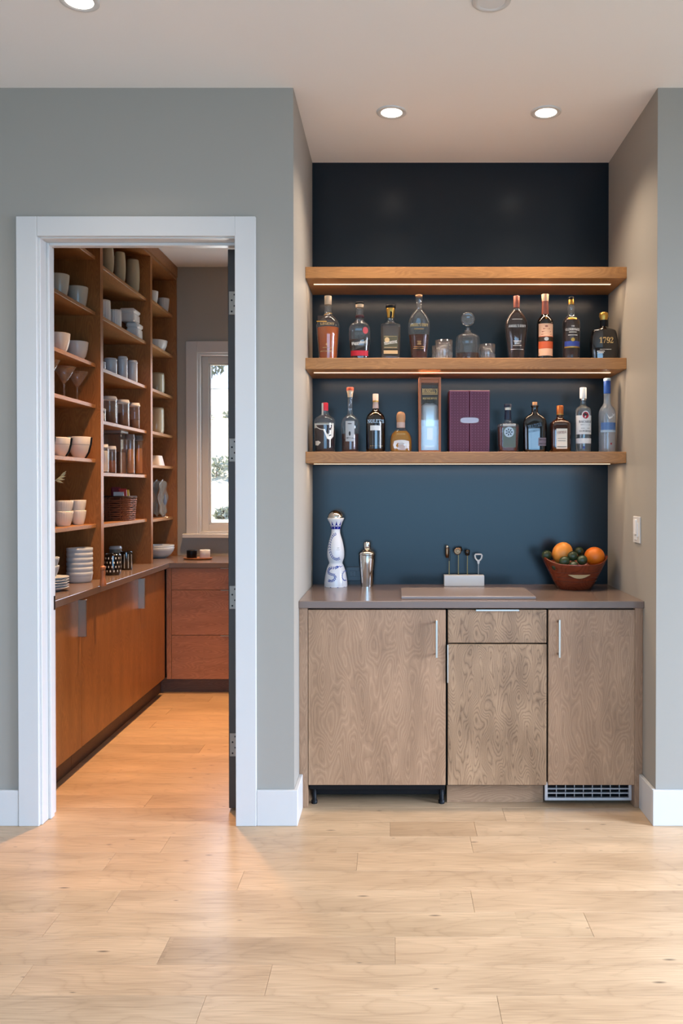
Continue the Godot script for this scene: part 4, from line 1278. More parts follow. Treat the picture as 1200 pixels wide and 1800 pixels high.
	t = bottle("clear rum bottle with white cap, white label and a red round mark", Vector3(0.9055, 1.5676, -0.58), [[0, 0.0368, 0.0368, 2], [0.0709, 0.0379, 0.0379, 2], [0.153, 0.0384, 0.0384, 2], [0.2023, 0.0373, 0.0373, 2], [0.2146, 0.0329, 0.0329, 2], [0.2215, 0.0219, 0.0219, 2], [0.2297, 0.0137, 0.0137, 2], [0.2625, 0.0126, 0.0126, 2]], M.clear)
	fill(t, 0.2297, M.vodka)
	turned("cap", t, [[0.2609, 0.0165, 0.0165, 2], [0.3118, 0.0159, 0.0159, 2], [0.3134, 0.0148, 0.0148, 2]], M.paper_white)
	turned("neck_ring", t, [[0.2516, 0.0143, 0.0143, 2], [0.2543, 0.0154, 0.0154, 2], [0.2609, 0.0143, 0.0143, 2]], M.chrome)
	label_on(t, -0.036, 0.036, 0.0873, 0.1777, M.paper_white)
	spots_on(t, "roundel", [oval(Vector2(0.004, 0.179), 0.0185, 0.02, 0, 18)], M.paper_white, 0.0012)
	spots_on(t, "roundel_disc", [oval(Vector2(0.004, 0.1777), 0.015, 0.0165, 0, 18)], M.paper_red, 0.0017)
	spots_on(t, "roundel_wing", [PackedVector2Array([Vector2(-0.009, 0.1831), Vector2(0.0, 0.1722), Vector2(0.004, 0.1777), Vector2(0.008, 0.1722), Vector2(0.016, 0.1859), Vector2(0.006, 0.1845), Vector2(0.003, 0.1914)])], M.print_dark, 0.0021)
	lettering(t, cur, "BACARDÍ", 0.003, 0.1487, 0.0135, 0.06, M.print_dark, 0.0, true, 0.0013)
	lettering(t, cur, "SUPERIOR", 0.003, 0.1021, 0.008, 0.056, M.print_dark, 0.0, true, 0.0013)
	spots_on(t, "print_line", [bar_at(-0.02, 0.026, 0.1311, 0.133), bar_at(-0.018, 0.024, 0.1147, 0.1163)], M.print_dark, 0.0013)
	label_on(t, -0.036, 0.036, 0.0435, 0.0681, M.paper_white)
	spots_on(t, "mark", [oval(Vector2(-0.004, 0.0243), 0.006, 0.006)], M.paper_blue, 0.0012)

	t = bottle("tall frosted vodka bottle with blue neck capsule, rightmost on the lowest shelf", Vector3(1.0212, 1.5676, -0.58), [[0, 0.0389, 0.0389, 2], [0.0709, 0.0395, 0.0395, 2], [0.1804, 0.04, 0.04, 2], [0.2023, 0.0379, 0.0379, 2], [0.216, 0.0313, 0.0313, 2], [0.2269, 0.0219, 0.0219, 2], [0.2406, 0.0165, 0.0165, 2], [0.2844, 0.0154, 0.0154, 2]], M.clear_frost)
	turned("capsule", t, [[0.2844, 0.0167, 0.0167, 2], [0.3172, 0.0165, 0.0165, 2], [0.355, 0.017, 0.017, 2], [0.3569, 0.0154, 0.0154, 2]], M.blue_cap)
	turned("capsule_top", t, [[0.3451, 0.0174, 0.0174, 2], [0.3561, 0.0174, 0.0174, 2], [0.3577, 0.0148, 0.0148, 2]], M.paper_blue_pale)
	label_on(t, -0.035, 0.036, 0.1051, 0.1434, M.goose_blue)
	label_on(t, -0.036, 0.037, 0.0969, 0.1078, M.paper_blue_pale, 0.0012)
	spots_on(t, "flying_birds", [PackedVector2Array([Vector2(-0.01, 0.1831), Vector2(0.0, 0.1678), Vector2(0.012, 0.1722), Vector2(0.024, 0.1804), Vector2(0.014, 0.1654), Vector2(0.0, 0.1596)]), PackedVector2Array([Vector2(0.016, 0.187), Vector2(0.022, 0.1804), Vector2(0.03, 0.1859), Vector2(0.022, 0.1749)])], M.paper_white, 0.001)
	spots_on(t, "red_mark", [oval(Vector2(0.01, 0.0418), 0.004, 0.0045)], M.paper_red, 0.001)


func tumbler(label: String, at: Vector3, r: float, h: float) -> Node3D:
	var t := thing("glass_tumbler", label, "tumbler", at, 0.0, "tumblers beside the decanter")
	put("bowl", lathe([[0.0, r * 0.84], [0.004, r * 0.9], [h * 0.5, r * 0.96], [h, r], [h, r * 0.94], [h * 0.5, r * 0.9], [0.018, r * 0.82], [0.017, 0.001]], 30, true, false), M.clear_thick, t)
	var st := new_st()   # cut flutes round the foot
	for k in 16:
		var a := TAU * k / 16.0
		tube(st, [Vector3(cos(a) * r * 0.88, 0.006, sin(a) * r * 0.88), Vector3(cos(a) * r * 0.955, h * 0.45, sin(a) * r * 0.955)], r * 0.05, 5)
	st.generate_normals()
	put("flutes", st.commit(), M.clear_thick, t)
	return t


# ---------------------------------------------------------------- on the bar counter

func build_counter_things() -> void:
	var y := 0.9076
	var st: SurfaceTool
	# hand-painted ceramic bottle
	var t := thing("ceramic_bottle", "white ceramic bottle hand-painted in blue with a silver dome stopper, on the counter", "bottle", Vector3(-0.2954, 0.9076, -0.72))
	cur = soft([[0, 0.0579, 0.0579, 2], [0.0125, 0.0579, 0.0579, 2], [0.0409, 0.055, 0.055, 2], [0.0693, 0.0499, 0.0499, 2], [0.0921, 0.0437, 0.0437, 2], [0.1063, 0.038, 0.038, 2], [0.1162, 0.0335, 0.0335, 2], [0.129, 0.0369, 0.0369, 2], [0.1432, 0.0414, 0.0414, 2], [0.1631, 0.0426, 0.0426, 2], [0.1859, 0.0411, 0.0411, 2], [0.2086, 0.0374, 0.0374, 2], [0.2313, 0.0323, 0.0323, 2], [0.2512, 0.0261, 0.0261, 2], [0.2682, 0.0221, 0.0221, 2], [0.2824, 0.0218, 0.0218, 2], [0.3023, 0.0267, 0.0267, 2], [0.3193, 0.0329, 0.0329, 2], [0.3364, 0.0403, 0.0403, 2], [0.3392, 0.0409, 0.0409, 2]], 3)
	put("body", lathe(cur, 40), M.glaze, t)
	turned("dome_stopper", t, soft([[0.3392, 0.0374, 0.0374, 2], [0.342, 0.0394, 0.0394, 2], [0.3506, 0.0386, 0.0386, 2], [0.3619, 0.034, 0.034, 2], [0.3733, 0.0244, 0.0244, 2], [0.3801, 0.0113, 0.0113, 2], [0.3818, 0.0017, 0.0017, 2]], 2), M.chrome, 32)
	turned("rim", t, [[0.3352, 0.0403, 0.0403, 2], [0.3392, 0.0417, 0.0417, 2], [0.3409, 0.0403, 0.0403, 2]], M.white)
	st = new_st()
	for k in 9:   # blue crown of points round the neck
		var a := TAU * k / 9.0 + 0.18
		for s in 4:
			blot(st, cur, PackedVector2Array([Vector2(-0.0075 + 0.00375 * s, 0.2853), Vector2(-0.00375 + 0.00375 * s, 0.2853), Vector2(-0.00375 + 0.00375 * s, 0.2995), Vector2(-0.0075 + 0.00375 * s, 0.2995)]), 0.0006, a)
		blot(st, cur, PackedVector2Array([Vector2(-0.0085, 0.2995), Vector2(0.0085, 0.2995), Vector2(0.0045, 0.308), Vector2(0.0, 0.3264), Vector2(-0.0045, 0.308)]), 0.0006, a)
	put("painted_crown", st.commit(), M.cobalt, t)
	var leafs := []
	# a wreath on the upper body, a scroll and a ring on the lower one
	for k in 17:
		var a := deg_to_rad(100.0 + 190.0 * k / 16.0)
		var c := Vector2(0.0071 + cos(a) * 0.0357, 0.2001 + sin(a) * 0.0624)
		leafs.append([c + Vector2(cos(a), sin(a)) * 0.0036, a + 1.1])
		leafs.append([c - Vector2(cos(a), sin(a)) * 0.0036, a - 1.1])
	var scroll := [Vector2(4.5, 995), Vector2(0, 997), Vector2(-8, 997), Vector2(-12, 1000), Vector2(-12.5, 1006), Vector2(-7, 1008), Vector2(-1, 1009), Vector2(1, 1014), Vector2(-3, 1019), Vector2(-9, 1020), Vector2(-13, 1018)]
	for k in 22:
		var u := k / 22.0 * (scroll.size() - 1)
		var i := int(u)
		var p: Vector2 = scroll[i].lerp(scroll[i + 1], u - i)
		var d: Vector2 = scroll[i + 1] - scroll[i]
		var c := Vector2(p.x * 0.0028, 0.0864 - (p.y - 1000.0) * 0.0028)
		var a := Vector2(d.x, -d.y).angle()
		leafs.append([c + Vector2(-sin(a), cos(a)) * 0.0032, a + 0.6])
		leafs.append([c - Vector2(-sin(a), cos(a)) * 0.0032, a - 0.6])
	for k in 10:
		var a := deg_to_rad(80.0 + 200.0 * k / 9.0)
		var c := Vector2(0.0482 + cos(a) * 0.0131, 0.0551 + sin(a) * 0.0227)
		leafs.append([c, a + 1.0])
	for k in 5:
		leafs.append([Vector2(0.0057 + 0.0068 * k, 0.102 - 0.002 * (k % 2)), 0.4])
	st = new_st()
	for l in leafs:
		blot(st, cur, oval(l[0], 0.0046, 0.0021, l[1], 8), 0.0006)
	put("painted_leaves", st.commit(), M.cobalt_soft, t)
	st = new_st()
	for k in 10:
		blot(st, cur, oval(Vector2(0, -0.0032), 0.0055, 0.0055, 0, 8), 0.0006, TAU * k / 10.0 + 0.24)
		blot(st, cur, oval(Vector2(0, -0.0032), 0.0016, 0.003, 0, 6), 0.0006, TAU * (k + 0.5) / 10.0 + 0.24)
	put("painted_dots", st.commit(), M.cobalt_soft, t)
	st = new_st()
	blot(st, cur, bar_at(0.006, 0.022, 0.183, 0.1859), 0.0006)
	blot(st, cur, bar_at(0.008, 0.020, 0.1915, 0.1955), 0.0006)
	put("painted_mark", st.commit(), M.paper_grey, t)

	t = thing("cocktail_shaker", "polished steel cocktail shaker standing beside the blue and white bottle", "shaker", Vector3(-0.1392, 0.9076, -0.72))
	turned("tin", t, soft([[0, 0.0272, 0.0272, 2], [-0.0088, 0.0295, 0.0295, 2], [0.0011, 0.0301, 0.0301, 2], [0.0352, 0.0329, 0.0329, 2], [0.0864, 0.0374, 0.0374, 2], [0.129, 0.0409, 0.0409, 2], [0.1617, 0.042, 0.042, 2]], 2), M.chrome, 40)
	turned("shoulder", t, soft([[0.1614, 0.0423, 0.0423, 2], [0.1674, 0.0409, 0.0409, 2], [0.1745, 0.0357, 0.0357, 2], [0.1802, 0.027, 0.027, 2], [0.1859, 0.0182, 0.0182, 2], [0.1901, 0.0165, 0.0165, 2]], 2), M.chrome, 40)
	turned("cap", t, soft([[0.1893, 0.0162, 0.0162, 2], [0.1944, 0.0179, 0.0179, 2], [0.2114, 0.0182, 0.0182, 2], [0.2199, 0.0167, 0.0167, 2], [0.2216, 0.0142, 0.0142, 2]], 2), M.chrome, 32)
	turned("band", t, [[0.1557, 0.042, 0.042, 2], [0.1569, 0.0431, 0.0431, 2], [0.1626, 0.0433, 0.0433, 2], [0.1637, 0.0426, 0.0426, 2]], M.steel, 40)

	# tool block with four bar tools
	var bp := Vector3(0.3457, 0.9076, -0.745)
	t = thing("tool_block", "white marble block holding four slim bar tools", "tool holder", bp)
	put("block", span(-0.0999, 0.0999, 0, 0.054, 0.026, -0.026, 0.0015), M.marble, t)
	var top := y + 0.054
	t = thing("bar_jigger", "slim bar tool with an upright copper barrel head, leftmost in the marble block", "bar tool", Vector3(0.272, 0.9076, -0.745) + Vector3(0, 0.054, 0))
	put("stem", one_tube([Vector3.ZERO, Vector3(0, 0.07, 0), Vector3(0, 0.105, 0)], 0.0024), M.brass, t)
	put("barrel", lathe([[0.086, 0.006], [0.088, 0.0085], [0.108, 0.0092], [0.128, 0.0085], [0.140, 0.0075], [0.142, 0.006]], 20), M.copper_metal, t).position = Vector3(-0.0105, 0, 0.002)
	put("collar", lathe([[0.138, 0.0078], [0.1465, 0.0076], [0.147, 0.006]], 20), M.steel, t).position = Vector3(-0.0105, 0, 0.002)
	put("clip", one_tube([Vector3(0.0, 0.07, 0), Vector3(0.002, 0.10, 0), Vector3(0.0, 0.138, 0)], 0.004), M.dark_metal, t)
	t = thing("bar_strainer", "bar strainer with a round copper disc head, second in the marble block", "bar tool", Vector3(0.3183, 0.9076, -0.745) + Vector3(0, 0.054, 0))
	put("stem", one_tube([Vector3.ZERO, Vector3(0, 0.102, 0)], 0.0024), M.brass, t)
	var lay := Basis(Vector3.RIGHT, PI / 2)
	put("disc", lathe([[0.0, 0.016], [0.003, 0.0185], [0.006, 0.0175], [0.0065, 0.011], [0.004, 0.008], [0.007, 0.004]], 26), M.copper_metal, t).transform = Transform3D(lay, Vector3(-0.0045, 0.119, 0.003))
	put("cup", lathe([[0.0, 0.010], [0.004, 0.013], [0.022, 0.0155], [0.022, 0.0135], [0.006, 0.010], [0.006, 0.001]], 24, true, false), M.dark_metal, t).transform = Transform3D(Basis(Vector3.BACK, 0.5), Vector3(0.012, 0.116, -0.012))
	t = thing("bar_spoon", "bar tool with a small upright cup head, third in the marble block", "bar tool", Vector3(0.3634, 0.9076, -0.745) + Vector3(0, 0.054, 0))
	put("stem", one_tube([Vector3.ZERO, Vector3(0, 0.098, 0)], 0.0024), M.brass, t)
	put("cup", lathe(soft([[0.096, 0.004], [0.098, 0.0095], [0.110, 0.0125], [0.126, 0.0125], [0.126, 0.0105], [0.104, 0.006], [0.104, 0.001]], 1), 24, true, false), M.dark_metal, t)
	t = thing("bottle_opener", "silver bottle opener with an open loop head, rightmost in the marble block", "bottle opener", Vector3(0.4188, 0.9076, -0.745) + Vector3(0, 0.054, 0))
	put("stem", one_tube([Vector3.ZERO, Vector3(0, 0.06, 0), Vector3(0, 0.072, 0)], 0.0024), M.nickel, t)
	st = new_st()
	tube(st, [Vector3(0, 0.071, 0), Vector3(-0.008, 0.074, 0), Vector3(-0.0155, 0.084, 0), Vector3(-0.0175, 0.098, 0), Vector3(-0.014, 0.103, 0), Vector3(0.0, 0.1035, 0), Vector3(0.014, 0.103, 0), Vector3(0.0175, 0.098, 0), Vector3(0.0155, 0.084, 0), Vector3(0.008, 0.074, 0), Vector3(0, 0.071, 0)], 0.0042, 8, 0, true)
	st.generate_normals()
	put("loop", st.commit(), M.lamp_off, t)
	st = new_st()
	face(st, [Vector3(-0.0035, 0.055, 0.0026), Vector3(0.0035, 0.055, 0.0026), Vector3(0.008, 0.075, 0.0036), Vector3(-0.008, 0.075, 0.0036)], Vector3.BACK)
	face(st, [Vector3(-0.0035, 0.055, -0.0026), Vector3(0.0035, 0.055, -0.0026), Vector3(0.008, 0.075, -0.0036), Vector3(-0.008, 0.075, -0.0036)], Vector3.FORWARD)
	put("web", st.commit(), M.lamp_off, t)

	single("sink_cover", span(0.0278, 0.621, 0.0, 0.013, -0.225, -0.556, 0.002, 0), M.sink_board, Vector3(0, y + 0.0005, 0), "flat grey board covering the bar sink in the middle of the counter", "board")

	# the wooden bowl: ends that rise to points, a pale inlay in front
	var bc := Vector3(0.8735, 0.9076, -0.62)
	t = thing("fruit_bowl", "reddish wooden bowl with pointed ends and a pale inlay, full of fruit", "bowl", bc)
	put("body", bowl_mesh(), M.bowl_wood, t)
	st = new_st()
	var lens := []
	for k in 13:
		lens.append([lerpf(-0.054, 0.054, k / 12.0), 0.079, 0.079 - 0.019 * sin(PI * k / 12.0)])
	for k in 12:
		var q := []
		for p in [[lens[k][0], lens[k][1]], [lens[k + 1][0], lens[k + 1][1]], [lens[k + 1][0], lens[k + 1][2]], [lens[k][0], lens[k][2]]]:
			q.append(Vector3(p[0], p[1], bowl_front(p[0], p[1]) + 0.0008))
		face(st, q, Vector3.BACK)
	put("inlay", st.commit(), M.paper_tan, t)
	st = new_st()
	for hgt in [0.043, 0.062, 0.087]:   # glue lines of the layered wood
		var line := []
		for k in 15:
			var x := lerpf(-0.10, 0.10, k / 14.0)
			line.append(Vector3(x, hgt, bowl_front(x, hgt) - 0.0002))
		tube(st, line, 0.0009, 5)
	st.generate_normals()
	put("glue_line", st.commit(), M.bowl_dark, t)
	fruit("grapefruit", "large yellow-orange grapefruit standing highest in the wooden bowl", "grapefruit", Vector3(0.8149, 1.0813, -0.62), 0.0505, Vector3(0.96, 1.08, 0.96), M.grapefruit, -0.5, "")
	fruit("orange", "bright orange resting at the right end of the wooden bowl", "orange", Vector3(0.9716, 1.0646, -0.62), 0.049, Vector3(1, 0.94, 1), M.orange, 0.0, "")
	var greens := [[960.7, 975.5, 0.60, 0.0245, "dark green fruit at the far left tip of the wooden bowl"],
		[992, 986.5, 0.525, 0.0255, "dark green fruit lying in front of the grapefruit"],
		[1006.5, 977.5, 0.55, 0.0255, "dark green fruit right beside the grapefruit, above the others"],
		[1023, 984.5, 0.53, 0.0255, "dark green fruit with a pale tip, next to the orange"],
		[1017.5, 969, 0.66, 0.024, "dark green fruit at the back between grapefruit and orange"],
		[1008, 994.5, 0.515, 0.022, "half-hidden green fruit at the middle of the bowl's front rim"],
		[977, 995.5, 0.555, 0.021, "small half-hidden green fruit low at the left of the bowl's rim"]]
	for g in greens:
		var z: float = 3.5 + g[2]
		fruit("green_fruit", g[4], "fruit", Vector3((g[0] - 694.0) * z / 1487.5, 1.4 - (g[1] - 857.0) * z / 1487.5, -g[2]), g[3], Vector3(1, 0.94, 1), M.green_fruit, 0.4, "dark green fruit in the wooden bowl")


func fruit(called: String, label: String, category: String, at: Vector3, r: float, squash: Vector3, m: Material, tilt: float, group: String) -> void:
	var t := thing(called, label, category, at, 0.0, group)
	var rows := []
	for k in 17:
		var a := -PI / 2 + PI * k / 16.0
		var rr := r * cos(a)
		var y := r * sin(a)
		if k == 16:
			y -= r * 0.05
		rows.append([y, maxf(rr, 0.0006)])
	var o := put("flesh", lathe(rows, 28, false, false), m, t)
	o.transform = Transform3D(Basis(Vector3.BACK, tilt) * Basis.from_scale(squash), Vector3.ZERO)
	var s := put("stem_end", lathe([[r * 0.93, 0.003], [r * 0.97, 0.0034], [r * 0.985, 0.002]], 8), M.stem_brown, t)
	s.transform = Transform3D(Basis(Vector3.BACK, tilt) * Basis(Vector3.RIGHT, -0.9), Vector3.ZERO)


const BOWL_H := 0.128

func bowl_point(a: float, s: float, inset: float) -> Vector3:
	# s: 0 at the foot, 1 at the rim; the two ends rise
	var lift := pow(absf(cos(a)), 6.0) * 0.036
	var r := lerpf(0.079, 0.150, pow(s, 0.85)) - inset
	var ends := 1.0 + pow(absf(cos(a)), 6.0) * 0.085 * s
	return Vector3(cos(a) * r * ends, s * (BOWL_H + lift), sin(a) * r * 0.96)


func bowl_front(x: float, y: float) -> float:
	var s := clampf(y / BOWL_H, 0.0, 1.0)
	var r := lerpf(0.079, 0.150, pow(s, 0.85))
	return sqrt(maxf(r * r - x * x, 0.0)) * 0.96


func bowl_mesh() -> ArrayMesh:
	var rings := []
	for row in [[0.0, 0.004], [0.02, 0.0], [0.2, 0.0], [0.4, 0.0], [0.6, 0.0], [0.8, 0.0], [0.97, 0.0], [1.0, 0.002], [1.0, 0.006], [0.96, 0.008], [0.7, 0.009], [0.4, 0.010], [0.12, 0.014], [0.1, 0.06]]:
		var q := PackedVector3Array()
		for k in 44:
			q.append(bowl_point(TAU * k / 44.0, row[0], row[1]))
		rings.append(q)
	var st := new_st()
	skin(st, rings, true, true)
	st.generate_normals()
	return st.commit()


# ---------------------------------------------------------------- the pantry's cabinets

const FRONT := -1.6256      # front edges of the tall shelving
const PK := 0.892           # pantry counter


func build_pantry() -> void:
	# three tall shelving units standing on the counter
	var ends := [[0.2, 1.2035], [1.2045, 2.162], [2.163, 2.829]]
	var heights := [[2.6767, 2.37, 2.0847, 1.8588, 1.5572, 1.1986],
		[2.6592, 2.3708, 2.0766, 1.7793, 1.4851, 1.1918],
		[2.6825, 2.3824, 2.0779, 1.7857, 1.5569, 1.1836]]
	var names := ["tall open pantry shelf unit nearest the doorway, holding bowls and stemmed glasses",
		"middle tall open pantry shelf unit, holding canisters and a wicker basket",
		"tall open pantry shelf unit in the far corner beside the window"]
	for i in 3:
		var z0: float = -ends[i][0]
		var z1: float = -ends[i][1]
		var t := thing("shelf_unit", names[i], "shelves", Vector3(0, PK, 0), 0.0, "tall pantry shelf units")
		for z in [z0 - 0.0105, z1 + 0.0105]:
			put("side_panel", span(PANTRY_L + 0.001, FRONT, 0, 2.94 - PK, z - 0.0103, z + 0.0103, 0.001, 1, Vector2(0.3 * i, z)), M.pantry_wood, t)
		put("back_panel", span(PANTRY_L + 0.001, PANTRY_L + 0.009, 0, 2.94 - PK, z0 - 0.021, z1 + 0.021, 0.0), M.pantry_wood, t)
		put("top_panel", span(PANTRY_L + 0.001, FRONT, 2.94 - PK, 2.96 - PK, z0, z1, 0.001, 2), M.pantry_wood, t)
		for y in heights[i]:
			put("shelf", span(PANTRY_L + 0.0095, FRONT - 0.028, y - 0.02 - PK, y - PK, z0 - 0.021, z1 + 0.021, 0.001, 2, Vector2(y, 0.2 * i)), M.pantry_shelf, t)
	single("crown_board", span(FRONT - 0.02, FRONT + 0.004, 2.962, TOP - 0.002, -0.2, -2.828, 0.001, 2), M.pantry_wood, Vector3.ZERO, "long wood board closing the gap between pantry shelves and ceiling", "trim board")

	# base cabinets under the long counter, on a recessed toe board
	var face := -1.55
	var cuts := [0.2, 0.677, 1.647, 2.19]
	var labels := ["pantry base cabinet nearest the doorway, its door cut off by the jamb", "widest pantry base cabinet, second from the doorway, tab handle at its far edge", "pantry base cabinet in the corner where the counter turns"]
	for i in 3:
		var z0: float = -cuts[i]
		var z1: float = -cuts[i + 1]
		var t := thing("base_cabinet", labels[i], "cabinet", Vector3(0, 0, 0), 0.0, "base cabinets along the pantry's left wall")
		put("body", span(PANTRY_L + 0.001, face - 0.0205, 0.1, PK - 0.036, z0 - 0.001, z1 + 0.001, 0.0), M.pantry_wood, t)
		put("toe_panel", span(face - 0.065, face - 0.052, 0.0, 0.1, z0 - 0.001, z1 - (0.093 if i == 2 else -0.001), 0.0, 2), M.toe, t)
		var d := put("door", span(face - 0.02, face, 0.115, PK - 0.038, z0 - 0.0012, z1 + 0.0012, 0.0012, 1, Vector2(0.4 * i, 0.17 * i)), M.pantry_wood, t)
		if i < 2:
			put("handle", span(face - 0.002, face + 0.038, 0.668, 0.85, z1 + 0.026, z1 + 0.038, 0.0012), M.nickel, d)
	# drawers under the window
	var zf := -2.23
	var t := thing("drawer_cabinet", "pantry cabinet of three stacked drawers under the window", "cabinet")
	put("body", span(-1.53, -0.5395, 0.1, PK - 0.036, zf - 0.0225, -2.829, 0.0), M.pantry_drawer, t)
	put("filler", span(-1.549, -1.5165, 0.1, PK - 0.037, zf, zf - 0.02, 0.001, 1), M.pantry_drawer, t)
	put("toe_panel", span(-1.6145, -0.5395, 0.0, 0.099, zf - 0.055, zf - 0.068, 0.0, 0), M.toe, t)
	var ys := [[0.1, 0.3965], [0.3995, 0.7045], [0.7075, PK - 0.038]]
	for k in 3:
		var d := put("drawer", span(-1.5145, -0.541, ys[k][0], ys[k][1], zf, zf - 0.02, 0.0012, 0, Vector2(0.33 * k, 0.2 * k)), M.pantry_drawer, t)
		put("pull", span(-1.18, -0.87, ys[k][1] - 0.003, ys[k][1] + 0.0006, zf + 0.013, zf - 0.008, 0.0004), M.nickel, d)
	var st := new_st()
	box(st, Vector3((PANTRY_L - 1.5226) / 2, PK - 0.0175, -(0.15 + 2.205) / 2), Vector3(-1.5226 - PANTRY_L - 0.001, 0.035, 2.205 - 0.15), 0.002, 2)
	box(st, Vector3((PANTRY_L - 0.5395) / 2, PK - 0.0175, -(2.205 + 2.829) / 2), Vector3(-0.5395 - PANTRY_L - 0.001, 0.035, 0.624), 0.002, 0)
	single("countertop", st.commit(), M.counter, Vector3.ZERO, "grey stone pantry counter that turns the corner under the window", "countertop")


# ---------------------------------------------------------------- crockery and jars

# profiles, outside then inside, as shares of height and radius
const BOWL := [[0.0, 0.42], [0.02, 0.46], [0.05, 0.5], [0.3, 0.76], [0.65, 0.93], [0.97, 1.0], [1.0, 0.985], [0.97, 0.965], [0.65, 0.89], [0.3, 0.7], [0.12, 0.42], [0.1, 0.01]]
const DEEP := [[0.0, 0.6], [0.03, 0.66], [0.2, 0.76], [0.5, 0.89], [0.8, 0.97], [0.97, 1.0], [1.0, 0.98], [0.96, 0.95], [0.5, 0.84], [0.15, 0.66], [0.1, 0.01]]
const CROCK := [[0.0, 0.62], [0.04, 0.72], [0.2, 0.92], [0.45, 1.0], [0.75, 0.98], [0.92, 0.9], [0.98, 0.86], [1.0, 0.82], [0.96, 0.78], [0.7, 0.88], [0.2, 0.8], [0.1, 0.01]]
const POT := [[0.0, 0.8], [0.04, 0.9], [0.15, 0.99], [0.4, 1.0], [0.9, 0.97], [1.0, 0.94], [0.98, 0.88], [0.4, 0.9], [0.12, 0.8], [0.1, 0.01]]
const CYL := [[0.0, 0.94], [0.02, 1.0], [0.95, 1.0], [1.0, 0.97], [0.98, 0.9], [0.1, 0.9], [0.08, 0.01]]
const STACK := [[0.0, 0.78], [0.03, 0.84], [0.2, 0.93], [0.55, 0.97], [0.68, 0.975], [0.72, 1.0], [0.97, 1.0], [1.0, 0.985], [0.97, 0.95], [0.5, 0.9], [0.15, 0.8], [0.1, 0.01]]
const PLATE := [[0.0, 0.5], [0.1, 0.54], [0.35, 0.7], [0.9, 1.0], [1.0, 0.99], [0.5, 0.7], [0.32, 0.5], [0.3, 0.01]]


func turned_pot(shape: Array, r: float, h: float, n := 36, ribs := 0, rib_depth := 0.0) -> ArrayMesh:
	var rings := []
	for p in shape:
		var q := PackedVector3Array()
		for k in n:
			var a := TAU * k / n
			var rr: float = p[1] * r * (1.0 + rib_depth * cos(a * ribs))
			q.append(Vector3(cos(a) * rr, p[0] * h, sin(a) * rr))
		rings.append(q)
	var st := new_st()
	skin(st, rings, true, false)
	st.generate_normals()
	return st.commit()


func dish(called: String, label: String, category: String, at: Vector3, r: float, h: float, shape: Array, m: Material, group := "", ribs := 0, depth := 0.0) -> Node3D:
	var t := thing(called, label, category, at, 0.0, group)
	put("body", turned_pot(shape, r, h, 72 if ribs else 36, ribs, depth), m, t)
	return t


func lidded(called: String, label: String, at: Vector3, r: float, h: float, body: Material, lid: Material, group := "", content: Material = null, level := 0.0) -> Node3D:
	# a straight canister with a lid, and what is in it
	var t := thing(called, label, "canister", at, 0.0, group)
	put("body", turned_pot(CYL, r, h * 0.9, 32), body, t)
	put("lid", lathe([[h * 0.87, r * 1.02], [h * 0.875, r * 1.06], [h * 0.93, r * 1.06], [h * 0.935, r * 0.98], [h * 0.985, r * 0.96], [h, r * 0.9]], 32), lid, t)
	if content:
		put("contents", lathe([[h * 0.04, r * 0.86], [h * 0.05, r * 0.89], [h * level, r * 0.89], [h * level + 0.004, r * 0.6]], 24), content, t)
	return t


func martini(label: String, at: Vector3, r: float, h: float) -> void:
	var t := thing("cocktail_glass", label, "glass", at, 0.0, "stemmed cocktail glasses on the pantry shelf")
	put("cup", lathe([[h * 0.5, 0.004], [h * 0.55, 0.014], [h, r], [h * 1.002, r * 0.97], [h * 0.57, 0.012]], 32, true, false), M.clear_thick, t)
	put("stem", lathe([[0.006, 0.006], [0.02, 0.0038], [h * 0.45, 0.0036], [h * 0.5, 0.005]], 12), M.clear_thick, t)
	put("foot", lathe([[0.0, r * 0.68], [0.002, r * 0.7], [0.004, r * 0.6], [0.008, 0.006]], 28), M.clear_thick, t)


